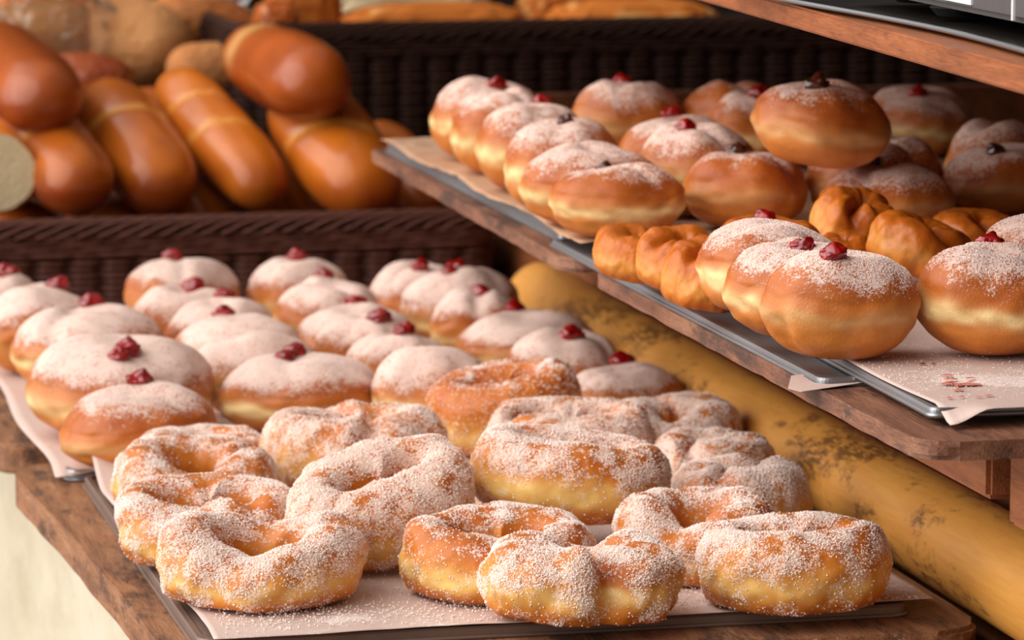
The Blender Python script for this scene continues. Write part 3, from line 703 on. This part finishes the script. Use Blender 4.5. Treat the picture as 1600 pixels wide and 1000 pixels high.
# name, x, y, base z, half width, half depth, half height, filling, filling x, filling y, camera distance
BUNS = [
 ('l1', 0.3705, 3.6406, 0.000, 0.0429, 0.0429, 0.0340, 'r', 0.0074, 0.0085),
 ('l2', 0.3892, 3.4845, 0.000, 0.0498, 0.0465, 0.0384, 'r', 0.0167, 0.0108),
 ('l3', 0.4199, 3.3772, 0.000, 0.0665, 0.0619, 0.0360, 'r', -0.0001, 0.0215),
 ('l4', 0.4171, 3.1627, 0.000, 0.0755, 0.0755, 0.0380, 'r', 0.0100, -0.0331),
 ('l5', 0.4103, 3.0174, 0.000, 0.0604, 0.0604, 0.0292, 'r', 0.0004, 0.0175),
 ('m1', 0.5406, 3.6578, 0.000, 0.0524, 0.0524, 0.0370, 'r', -0.0087, 0.0127),
 ('m2', 0.5215, 3.5082, 0.000, 0.0499, 0.0399, 0.0340, 'r', 0.0071, 0.0069),
 ('m3', 0.5393, 3.4279, 0.000, 0.0494, 0.0395, 0.0330, 'r', 0.0034, 0.0196),
 ('m4', 0.5391, 3.3159, 0.000, 0.0571, 0.0457, 0.0340, 'r', -0.0142, 0.0209),
 ('m5', 0.5378, 3.2289, 0.000, 0.0507, 0.0406, 0.0340, None, 0.0000, 0.0000),
 ('m6', 0.5557, 3.1357, 0.000, 0.0643, 0.0515, 0.0308, 'r', -0.0040, 0.0138),
 ('n1', 0.6516, 3.6637, 0.000, 0.0469, 0.0469, 0.0350, 'r', -0.0002, 0.0140),
 ('n2', 0.6528, 3.5205, 0.000, 0.0503, 0.0503, 0.0340, 'r', -0.0048, 0.0249),
 ('n3', 0.6547, 3.4044, 0.000, 0.0509, 0.0407, 0.0310, 'r', 0.0010, 0.0203),
 ('n4', 0.6504, 3.3251, 0.000, 0.0478, 0.0382, 0.0340, 'r', 0.0107, -0.0178),
 ('n5', 0.6581, 3.2349, 0.000, 0.0428, 0.0342, 0.0310, 'r', 0.0063, -0.0102),
 ('n6', 0.6557, 3.0871, 0.000, 0.0484, 0.0387, 0.0370, None, 0.0000, 0.0000),
 ('n7', 0.6774, 3.1616, 0.000, 0.0483, 0.0386, 0.0250, 'r', 0.0057, -0.0189),
 ('p1', 0.7552, 3.6103, 0.000, 0.0477, 0.0382, 0.0350, 'r', 0.0023, -0.0155),
 ('p2', 0.7747, 3.5260, 0.000, 0.0566, 0.0453, 0.0380, 'r', -0.0030, -0.0048),
 ('p3', 0.7717, 3.4453, 0.000, 0.0437, 0.0349, 0.0340, 'r', 0.0052, -0.0050),
 ('p4', 0.7956, 3.3615, 0.000, 0.0605, 0.0484, 0.0276, 'r', -0.0069, 0.0238),
 ('p5', 0.7927, 3.1993, 0.000, 0.0482, 0.0385, 0.0330, 'r', 0.0046, -0.0130),
 ('p6', 0.8268, 3.1335, 0.000, 0.0474, 0.0379, 0.0227, 'r', -0.0010, 0.0189),
 ('u1', 0.7840, 3.4638, 0.180, 0.0502, 0.0502, 0.0360, 'r', 0.0111, -0.0234),
 ('u2', 0.7742, 3.3506, 0.180, 0.0448, 0.0448, 0.0360, None, 0.0000, 0.0000),
 ('u3', 0.7677, 3.2194, 0.180, 0.0457, 0.0457, 0.0360, 'r', 0.0102, 0.0213),
 ('u4', 0.7609, 3.0814, 0.180, 0.0474, 0.0474, 0.0360, 'c', 0.0017, -0.0027),
 ('u5', 0.7588, 2.9863, 0.180, 0.0535, 0.0428, 0.0310, None, 0.0000, 0.0000),
 ('u6', 0.7592, 2.9027, 0.180, 0.0499, 0.0399, 0.0283, 'c', -0.0093, 0.0015),
 ('v1', 0.9046, 3.4243, 0.180, 0.0520, 0.0416, 0.0350, 'r', -0.0030, 0.0207),
 ('v2', 0.8727, 3.1452, 0.180, 0.0482, 0.0482, 0.0330, 'r', -0.0033, 0.0185),
 ('v3', 0.8557, 3.0272, 0.180, 0.0490, 0.0472, 0.0360, 'r', -0.0080, -0.0118),
 ('v4', 0.8690, 2.9337, 0.180, 0.0477, 0.0459, 0.0295, 'c', -0.0072, 0.0108),
 ('w1', 1.0000, 3.4069, 0.180, 0.0493, 0.0394, 0.0350, None, 0.0000, 0.0000),
 ('w2', 0.9908, 3.3376, 0.180, 0.0354, 0.0283, 0.0340, 'r', 0.0076, -0.0133),
 ('w3', 0.9065, 2.8611, 0.234, 0.0526, 0.0526, 0.0315, 'c', -0.0065, -0.0257),
 ('w4', 0.9649, 2.9383, 0.180, 0.0442, 0.0354, 0.0320, None, 0.0000, 0.0000),
 ('w5', 0.9572, 2.8619, 0.180, 0.0515, 0.0412, 0.0270, 'c', -0.0088, 0.0198),
 ('x1', 1.1721, 3.4157, 0.180, 0.0516, 0.0516, 0.0295, 'r', -0.0024, -0.0257),
 ('x2', 1.0093, 2.9935, 0.180, 0.0369, 0.0295, 0.0310, None, 0.0000, 0.0000),
 ('y1', 1.1115, 3.0421, 0.180, 0.0416, 0.0384, 0.0340, None, 0.0000, 0.0000),
 ('y2', 1.0861, 2.9584, 0.180, 0.0488, 0.0391, 0.0274, 'c', -0.0091, -0.0186),
 ('z1', 0.7539, 2.4880, 0.180, 0.0485, 0.0439, 0.0308, 'r', -0.0025, 0.0219),
 ('z2', 0.7449, 2.4046, 0.180, 0.0444, 0.0386, 0.0299, 'r', 0.0049, -0.0007),
 ('z3', 0.7476, 2.3170, 0.180, 0.0480, 0.0393, 0.0328, 'r', -0.0062, -0.0192),
 ('z4', 0.8410, 2.3076, 0.180, 0.0462, 0.0394, 0.0330, 'r', 0.0001, 0.0197),
 ('z5', 0.9233, 2.4314, 0.180, 0.0451, 0.0451, 0.0340, None, 0.0000, 0.0000),
]
LABELS = {
 'l1': 'powdered doughnut cut by the left frame edge, farthest back in the leftmost row',
 'l2': 'powdered jam doughnut second from the back in the leftmost lower row',
 'l3': 'powdered jam doughnut in the middle of the leftmost lower row',
 'l4': 'wide powdered doughnut with large jam blob, second from the front in the leftmost row',
 'l5': 'smooth golden brown powdered doughnut at the front left, beside the sugared rings',
 'm1': 'powdered jam doughnut farthest back in the second lower row from the left',
 'm2': 'powdered doughnut with flat jam spot, second from the back in the second lower row',
 'm3': 'powdered jam doughnut third from the back in the second lower row',
 'm4': 'powdered jam doughnut third from the front in the second lower row',
 'm5': 'white dusted doughnut without visible jam, just behind the big one with upright jam',
 'm6': 'large powdered doughnut with upright cherry jam, frontmost of the second lower row',
 'n1': 'powdered jam doughnut farthest back in the third lower row from the left',
 'n2': 'powdered jam doughnut second from the back in the third lower row',
 'n3': 'powdered jam doughnut third from the back in the third lower row',
 'n4': 'powdered doughnut with round jam spot at the middle of the third lower row',
 'n5': 'powdered jam doughnut with pale side in the third lower row, third from the front',
 'n6': "creased powdered doughnut without visible jam behind the third row's frontmost one",
 'n7': 'powdered doughnut with shiny jam drop, frontmost of the third lower row',
 'p1': 'powdered jam doughnut farthest back in the lower row beside the yellow pole',
 'p2': 'powdered doughnut with big jam blob near the back by the yellow pole',
 'p3': 'powdered jam doughnut third from the back beside the yellow pole',
 'p4': 'golden yellow sided powdered jam doughnut in the middle by the yellow pole',
 'p5': 'powdered doughnut with large round jam drop, second from the front by the pole',
 'p6': 'powdered doughnut touching the yellow pole, frontmost of the rightmost lower row',
 'u1': 'powdered jam doughnut farthest back at the upper tray left edge',
 'u2': 'powdered doughnut second from the back at the upper tray left edge',
 'u3': 'powdered jam doughnut third from the back at the upper tray left edge',
 'u4': 'powdered doughnut with brown filling, third from the front in the upper left row',
 'u5': 'powdered doughnut without visible filling, second from the front in the upper left row',
 'u6': 'golden doughnut with pale side patch, frontmost in the upper left row',
 'v1': 'powdered jam doughnut farthest back in the second row of the upper tray',
 'v2': 'partly hidden powdered jam doughnut, second from the back in the upper second row',
 'v3': 'powdered doughnut with small red jam spot in the upper tray second row',
 'v4': 'reddish brown doughnut with chocolate filling, frontmost of the upper second row',
 'w1': 'brown doughnut at the back just left of the raised doughnut',
 'w2': 'powdered jam doughnut at the back touching the raised doughnut',
 'w3': 'large doughnut with chocolate filling raised on top of the others on the upper tray',
 'w4': 'powdered doughnut under the raised one, behind the doughnut with shiny chocolate',
 'w5': 'powdered doughnut with shiny chocolate filling below the raised doughnut',
 'x1': 'blue white powdered doughnut in shade behind the raised doughnut',
 'x2': 'brown shaded doughnut between the shiny chocolate one and the shaded right pair',
 'y1': 'shaded powdered doughnut at the right frame edge, the rear one',
 'y2': 'golden sided doughnut at the right frame edge below the shaded rear one',
 'z1': 'powdered doughnut with pale waist and cherry jam, rearmost of the front three',
 'z2': 'powdered jam doughnut in the middle of the front three on the upper tray',
 'z3': 'large lobed powdered doughnut with glossy cherry jam, frontmost on the upper tray',
 'z4': 'pale waisted powdered jam doughnut at the right frame edge, front of upper tray',
 'z5': 'powdered doughnut cut by the right frame edge behind the pale waisted one',
}
TILT = {'w3': (.02, .10), 'u5': (.05, 0), 'z3': (.04, .0), 'l5': (.03, -.10), 'y2': (.05, -.12)}
PALE = {'z1': .95, 'z2': .9, 'z4': 1.0, 'z3': .35, 'u1': .8, 'u2': .8, 'u3': .9, 'u4': .9, 'u5': 1.0, 'u6': .8, 'v4': .2, 'w5': .2, 'w3': .35, 'l5': .35, 'm6': 1.0, 'l4': .8, 'l3': .8, 'p4': 1.0, 'n5': .9, 'x1': .9, 'w1': .2}
DUSTLO = {'w1': .6, 'u6': .38, 'v4': .38, 'w3': .3, 'z3': .22, 'l5': .28, 'z4': .33}
GRP = {'l': 'powdered jam doughnuts on the lower tray', 'm': 'powdered jam doughnuts on the lower tray', 'n': 'powdered jam doughnuts on the lower tray', 'p': 'powdered jam doughnuts on the lower tray'}
for i, (key, x, y, z, a, ay, h, kind, jx, jy) in enumerate(BUNS):
    rs = np.random.RandomState(i*7+3)
    tl = rs.uniform(-.07, .07, 2)
    if key in TILT: tl = TILT[key]
    up_ = z > .1
    V, pale, brown, dust = berliner_mesh(a, ay, h, i+11, tl, pale_s=PALE.get(key, rs.choice([.2, .45, .8])), dust_lo=DUSTLO.get(key, (.22 if up_ else .02)+rs.uniform(-.06, .06)), lobes=key in ('z3', 'm5', 'n6', 'u3', 'p4', 'l2'))
    root = empty('jam_doughnut', (x, y, z+.002), LABELS[key], 'doughnut', GRP.get(key[0], 'powdered doughnuts on the upper tray'), rz=-YAW)
    mesh_obj('dough', V, ICO_F, M['berliner'], root, attrs={'pale': pale, 'brown': brown, 'dust': dust})
    if kind:
        tp_ = V[:, 2] > V[:, 2].max()*.5; d = np.hypot(V[:, 0]-jx, V[:, 1]-jy)+(~tp_)*9; q = V[int(np.argmin(d))]
        s = (.0085+.0025*rs.rand()) if z < .1 else (.0072+.002*rs.rand())
        jam_blob('jam_filling' if kind == 'r' else 'chocolate_filling', root, (q[0], q[1], q[2]+s*.18), s, M['jam'] if kind == 'r' else M['choc'], i)
        if key in ('m6', 'l4', 'p2'):
            jam_blob('jam_filling', root, (q[0]-.006, q[1]-.012, q[2]-.001), s*.85, M['jam'], i+300)
    if key in ('z1', 'z2', 'z3', 'z4', 'z5', 'm6', 'l5'):
        scatter(V, ICO_F, sstep(.35, .9, dust)+.03*sstep(.02, .3, dust), 5000, .00042, i, M['powder'], 'powdered_sugar', root)

# ------------------------------------------------------------------ ring doughnuts
def ring_mesh(a, ay, h, seed, hole=.16, slit=0., slit_an=0., creases=(), rz=0., tilt=(0, 0), lump=.10, nu=220, nv=90, sugar=.6, pale_s=.6, bare=(), dips=(), notch=()):
    rs = np.random.RandomState(seed); off = rs.uniform(-50, 50, 3)
    th = np.linspace(0, 2*math.pi, nu, endpoint=False); ph = np.linspace(0, 2*math.pi, nv, endpoint=False)
    TH, PH = np.meshgrid(th, ph, indexing='ij'); TH = TH.ravel(); PH = PH.ravel()
    c1 = np.stack([np.cos(TH), np.sin(TH), TH*0], 1)
    w = .5*(1-hole)*(1+slit*np.cos(2*(TH-slit_an)))*(1+.9*lump*noise(c1*1.4+off)); w = np.clip(w, .12, .492)
    outer = 1+.55*lump*noise(c1*1.1+off+7)
    R = outer-w
    cp, sp_ = np.cos(PH), np.sin(PH)
    prof_r = np.sign(cp)*np.abs(cp)**.85; prof_z = np.sign(sp_)*np.abs(sp_)**.88
    hh = (1+1.1*lump*noise(c1*1.5+off+21))
    g = np.zeros_like(TH)
    for (ca, tw, dp, wd) in creases:
        q = np.angle(np.exp(1j*(TH-ca-tw*(cp))))
        gg = np.exp(-(q/wd)**2)*sstep(-.55, .2, sp_); g = np.maximum(g, gg*dp)
    rr = R+w*prof_r*(1-.35*g); zz = prof_z*hh*(1-.75*g*(sp_ > -.2))
    for (da, dd, dw) in dips:
        gd = np.exp(-(np.angle(np.exp(1j*(TH-da)))/dw)**2); zz = np.where(zz > -.8, (zz+.8)*(1-dd*gd)-.8, zz)
    for (da, dd, dw) in notch:
        gd = np.exp(-(np.angle(np.exp(1j*(TH-da)))/dw)**2); rr = rr-dd*gd*sstep(-.2, .9, cp)
    V = np.stack([np.cos(TH)*rr*a, np.sin(TH)*rr*ay, zz*h], 1)
    S = np.stack([np.cos(TH)*rr, np.sin(TH)*rr, zz*.5], 1)
    V *= (1+.06*lump/.1*noise(S*2.6+off)+.020*noise(S*6+off)+.006*noise(S*17+off))[:, None]
    V[:, 2] = np.where(V[:, 2] < -.8*h, -.8*h+(V[:, 2]+.8*h)*.3, V[:, 2])
    n1 = noise(S*3+off+3); n2 = noise(S*7+off+5)
    pale = np.clip(pale_s*np.exp(-((sp_+.12+.15*n1)/.26)**2)*sstep(-.1, .5, cp)*(1+.5*n2), 0, 1)
    brown = np.clip(.42+.38*sstep(.2, .9, sp_)+.2*n1+.45*sstep(-.35, -.85, sp_)+.3*g, 0, 1)
    dust = sugar*(.34+.48*sstep(-.25, .45, sp_))+.50*n1+.26*n2-.15*sstep(-.5, -.9, sp_)-.38*sstep(-.2, -.9, cp)*sstep(.95, .3, sp_)-.25*g
    for (ba, bp, bw, amt) in bare:
        q = (np.angle(np.exp(1j*(TH-ba)))/bw)**2+(np.angle(np.exp(1j*(PH-bp)))/.7)**2; dust = dust-amt*np.exp(-q)
    cz, sz = math.cos(rz), math.sin(rz); Rz = np.array([[cz, -sz, 0], [sz, cz, 0], [0, 0, 1]])
    cx, sx = math.cos(tilt[0]), math.sin(tilt[0]); cy, sy = math.cos(tilt[1]), math.sin(tilt[1])
    Rx = np.array([[1, 0, 0], [0, cx, -sx], [0, sx, cx]]); Ry = np.array([[cy, 0, sy], [0, 1, 0], [-sy, 0, cy]])
    V = V@Rz.T@Rx.T@Ry.T; V[:, 2] -= V[:, 2].min()
    I = np.arange(nu*nv).reshape(nu, nv); F = np.stack([I, np.roll(I, -1, 0), np.roll(np.roll(I, -1, 0), -1, 1), np.roll(I, -1, 1)], -1).reshape(-1, 4)
    return V, F, pale, brown, dust
def ring(name, loc, label, group, mat='ring', grains=9000, gsize=.00072, **kw):
    V, F, pale, brown, dust = ring_mesh(**kw)
    root = empty(name, loc, label, 'doughnut', group, rz=-YAW)
    mesh_obj('dough', V, F, M[mat], root, attrs={'pale': pale, 'brown': brown, 'dust': dust})
    if grains: scatter(V, F, sstep(.2, .85, dust)+.02, grains, gsize, kw['seed'], M['sugar'], 'sugar_coating', root)
    return root
SG = 'sugared ring doughnuts on the front tray'; PI = math.pi
R_ = [
 (.447, 2.935, .002, 'sugared ring doughnut at the back left, mostly hidden behind another ring', dict(a=.050, ay=.046, h=.021, seed=101, hole=.16, creases=((4.4, .3, .3, .2),))),
 (.426, 2.828, .002, 'sugared ring doughnut with dark open hole at the left tray edge, rear one', dict(a=.059, ay=.054, h=.024, seed=102, hole=.30, sugar=.55, creases=((.4, .4, .3, .2),), dips=((4.9, .32, .8),), tilt=(.05, 0), bare=((5.2, .9, .5, .4),))),
 (.409, 2.662, .002, 'sugared ring doughnut at the left tray edge, the middle one of three', dict(a=.062, ay=.056, h=.0255, seed=103, hole=.16, sugar=.55, slit=.45, slit_an=PI/2, creases=((5.6, -.3, .4, .2),), dips=((4.3, .22, .8),), tilt=(.07, 0), bare=((4.9, .3, .5, .5),))),
 (.424, 2.530, .002, 'horseshoe shaped sugared doughnut at the front left corner of the paper', dict(a=.066, ay=.058, h=.0255, seed=104, hole=.34, sugar=.72, slit=.15, slit_an=1.2, dips=((4.45, .34, .85), (1.6, .22, .6)), tilt=(.06, .02), lump=.13)),
 (.553, 2.880, .002, 'sugared ring doughnut with twisted top behind the leaning one', dict(a=.067, ay=.060, h=.031, seed=105, hole=.12, slit=.3, slit_an=1.9, sugar=.74, creases=((2.0, .5, .5, .22), (5.2, -.4, .35, .2)), tilt=(.02, -.02))),
 (.521, 2.618, .002, 'sugared ring doughnut with long slit, leaning up left of centre', dict(a=.067, ay=.054, h=.029, seed=106, hole=.07, slit=.40, slit_an=PI/2, rz=.62, sugar=.85, creases=(), tilt=(.35, -.06), lump=.08)),
 (.578, 2.508, .002, 'orange sided ring doughnut with little sugar, front centre', dict(a=.064, ay=.056, h=.0255, seed=107, hole=.22, slit=.3, slit_an=PI/2, sugar=.38, dips=((4.6, .15, .7),), tilt=(.04, 0), pale_s=.95, bare=((4.0, .6, .8, .45),))),
 (.615, 2.428, .002, 'pinched lumpy sugared doughnut at the front edge, front centre', dict(a=.063, ay=.046, h=.0265, seed=108, hole=.14, sugar=.60, creases=((5.0, .1, .8, .22),), notch=((5.0, .22, .22),), dips=((1.6, .25, .6),), lump=.13, tilt=(.04, .02))),
 (.657, 2.640, .024, 'large smooth sided sugared doughnut lying raised in the middle', dict(a=.068, ay=.060, h=.0275, seed=109, hole=.06, slit=.42, slit_an=PI/2, rz=-.05, sugar=.62, creases=(), tilt=(.02, .10), pale_s=.95, lump=.06, bare=((4.7, -.2, 1.2, .3),))),
 (.714, 2.868, .002, 'sugared ring doughnut directly behind the raised middle one', dict(a=.064, ay=.056, h=.030, seed=110, hole=.16, slit=.4, slit_an=PI/2, sugar=.75, creases=((3.4, .3, .4, .2),), tilt=(.07, 0))),
 (.816, 2.946, .002, 'sugared ring doughnut at the rear right beside the yellow pole', dict(a=.053, ay=.048, h=.0235, seed=111, hole=.2, sugar=.72, dips=((4.6, .25, .6),), creases=((1.9, .4, .4, .22),), tilt=(.05, 0))),
 (.806, 2.800, .002, 'sugared doughnut with smooth crossed folds beside the yellow pole', dict(a=.046, ay=.044, h=.024, seed=112, hole=.06, slit=.3, slit_an=1.0, sugar=.70, creases=((3.8, .6, .6, .25),))),
 (.788, 2.665, .002, 'sugared doughnut beside the yellow pole just behind the front right pair', dict(a=.049, ay=.045, h=.026, seed=113, hole=.10, sugar=.82, creases=((4.0, .5, .5, .24), (1.0, .4, .3, .2)))),
 (.720, 2.532, .002, 'twisted sugared ring doughnut left behind the frontmost right doughnut', dict(a=.056, ay=.048, h=.027, seed=114, hole=.26, sugar=.62, creases=((4.9, .5, .55, .22), (5.7, .5, .4, .18)), dips=((4.3, .3, .5),), tilt=(.05, 0))),
 (.757, 2.438, .002, 'thick oval sugared doughnut at the front right corner of the paper', dict(a=.0625, ay=.054, h=.0270, seed=115, hole=.07, slit=.42, slit_an=PI/2, rz=.1, sugar=.72, creases=(), lump=.07, tilt=(.03, 0), bare=((5.2, .2, .8, .3),))),
 (.645, 2.752, .002, 'sugared ring mostly hidden under the raised middle doughnut', dict(a=.044, ay=.038, h=.015, seed=117, hole=.15, sugar=.8)),
 (.698, 3.010, .002, 'smooth amber ring doughnut with bare front, leaning behind the sugared rings', dict(a=.060, ay=.050, h=.029, seed=116, hole=.07, slit=.35, slit_an=PI/2, sugar=.0, tilt=(.20, -.16), pale_s=.9, lump=.06, bare=((4.0, .8, .9, .6),))),
]
for (x, y, z, lab, kw) in R_:
    ring('ring_doughnut', (x, y, z), lab, SG, grains=0 if kw['seed'] == 117 else (10000 if y < 2.75 else 6000), **kw)
PG = 'plain fried knots on the upper tray'
for (x, y, z, lab, kw) in [
 (.712, 2.668, .182, 'plain orange fried ring, rearmost of three at the upper tray left edge', dict(a=.031, ay=.034, h=.016, seed=201, hole=.08, creases=((1.0, .5, .5, .25),), tilt=(.15, .15))),
 (.728, 2.600, .182, 'plain orange fried ring, middle of three at the upper tray left edge', dict(a=.034, ay=.034, h=.0185, seed=202, hole=.05, creases=((.5, .5, .5, .25), (3.6, .2, .5, .25)), tilt=(.2, .15))),
 (.726, 2.530, .182, 'plain orange fried ring, front of three beside the pale waisted doughnut', dict(a=.032, ay=.034, h=.021, seed=203, hole=.05, creases=((.2, .5, .6, .25), (3.9, .2, .5, .25)), tilt=(.15, .12))),
 (.803, 2.655, .182, 'plain fried knot between the reddish chocolate doughnut and the front three', dict(a=.038, ay=.032, h=.021, seed=204, hole=.05, creases=((4.4, .5, .6, .25),), tilt=(.08, 0))),
 (.888, 2.722, .182, 'tall plain fried knot leaning on the shiny chocolate doughnut', dict(a=.031, ay=.030, h=.022, seed=205, hole=.02, creases=((4.2, .5, .7, .3),), tilt=(.25, .35), lump=.14)),
 (.898, 2.610, .182, 'peaked plain fried knot behind the frontmost powdered doughnut', dict(a=.036, ay=.034, h=.020, seed=206, hole=.02, creases=((5.0, .5, .6, .3),), tilt=(.05, .30), lump=.14)),
 (.972, 2.700, .182, 'flat plain fried knot at the right, left of the frame edge doughnut', dict(a=.036, ay=.034, h=.018, seed=207, hole=.04, creases=((4.6, .5, .6, .25),), tilt=(.05, .1))),
 (.862, 2.668, .182, 'small plain fried knot low between the tall and the peaked one', dict(a=.020, ay=.022, h=.014, seed=208, hole=.03, tilt=(.1, 0))),
 ]:
    kw.update(sugar=-1., lump=kw.get('lump', .10), pale_s=.35)
    ring('fried_knot', (x, y, z), lab, PG, mat='plain', grains=0, **kw)


# ------------------------------------------------------------------ spilled sugar
V = []; rs = np.random.RandomState(5); n = 9000
pts = []
while len(pts) < n:
    x = rs.uniform(.385, .84); y = rs.uniform(2.43, 2.99); c_ = noise(np.array([[x*14, y*14, 3.]]))[0]
    if rs.rand() < .10+.55*max(0, c_)+.55*math.exp(-((y-2.47)/.03)**2)*(1 if x < .75 else .3): pts.append((x, y, .0019))
P = np.array(pts); tri = np.array([(0, 0, 0), (.0004, 0, 0), (0, .0004, 0)])
VV = (P[:, None, :]-np.array([.61, 2.7, 0])+tri[None]).reshape(-1, 3); FF = np.arange(n*3).reshape(-1, 3)
o = scatter(VV, FF, np.ones(len(VV)), n, .00075, 3, M['sugar'], 'spilled_sugar', None, loc=(.61, 2.7, 0))
tag(o, 'loose sugar grains spilled on the paper around the ring doughnuts', 'sugar')
n = 6000; pts = []
while len(pts) < n:
    x = rs.uniform(.75, 1.15); y = rs.uniform(2.14, 2.42)
    if rs.rand() < .06+.7*math.exp(-((y-2.235)/.03)**2)*(noise(np.array([[x*30, y*30, 3.]]))[0]*.8+.4): pts.append((x, y, .0018))
P = np.array(pts); VV = (P[:, None, :]-np.array([.9, 2.3, 0])+tri[None]).reshape(-1, 3); FF = np.arange(n*3).reshape(-1, 3)
o = scatter(VV, FF, np.ones(len(VV)), n, .0004, 4, M['powder'], 'spilled_powdered_sugar', None, loc=(.9, 2.3, .1795))
tag(o, 'loose powdered sugar spilled on the paper of the upper front tray', 'sugar')
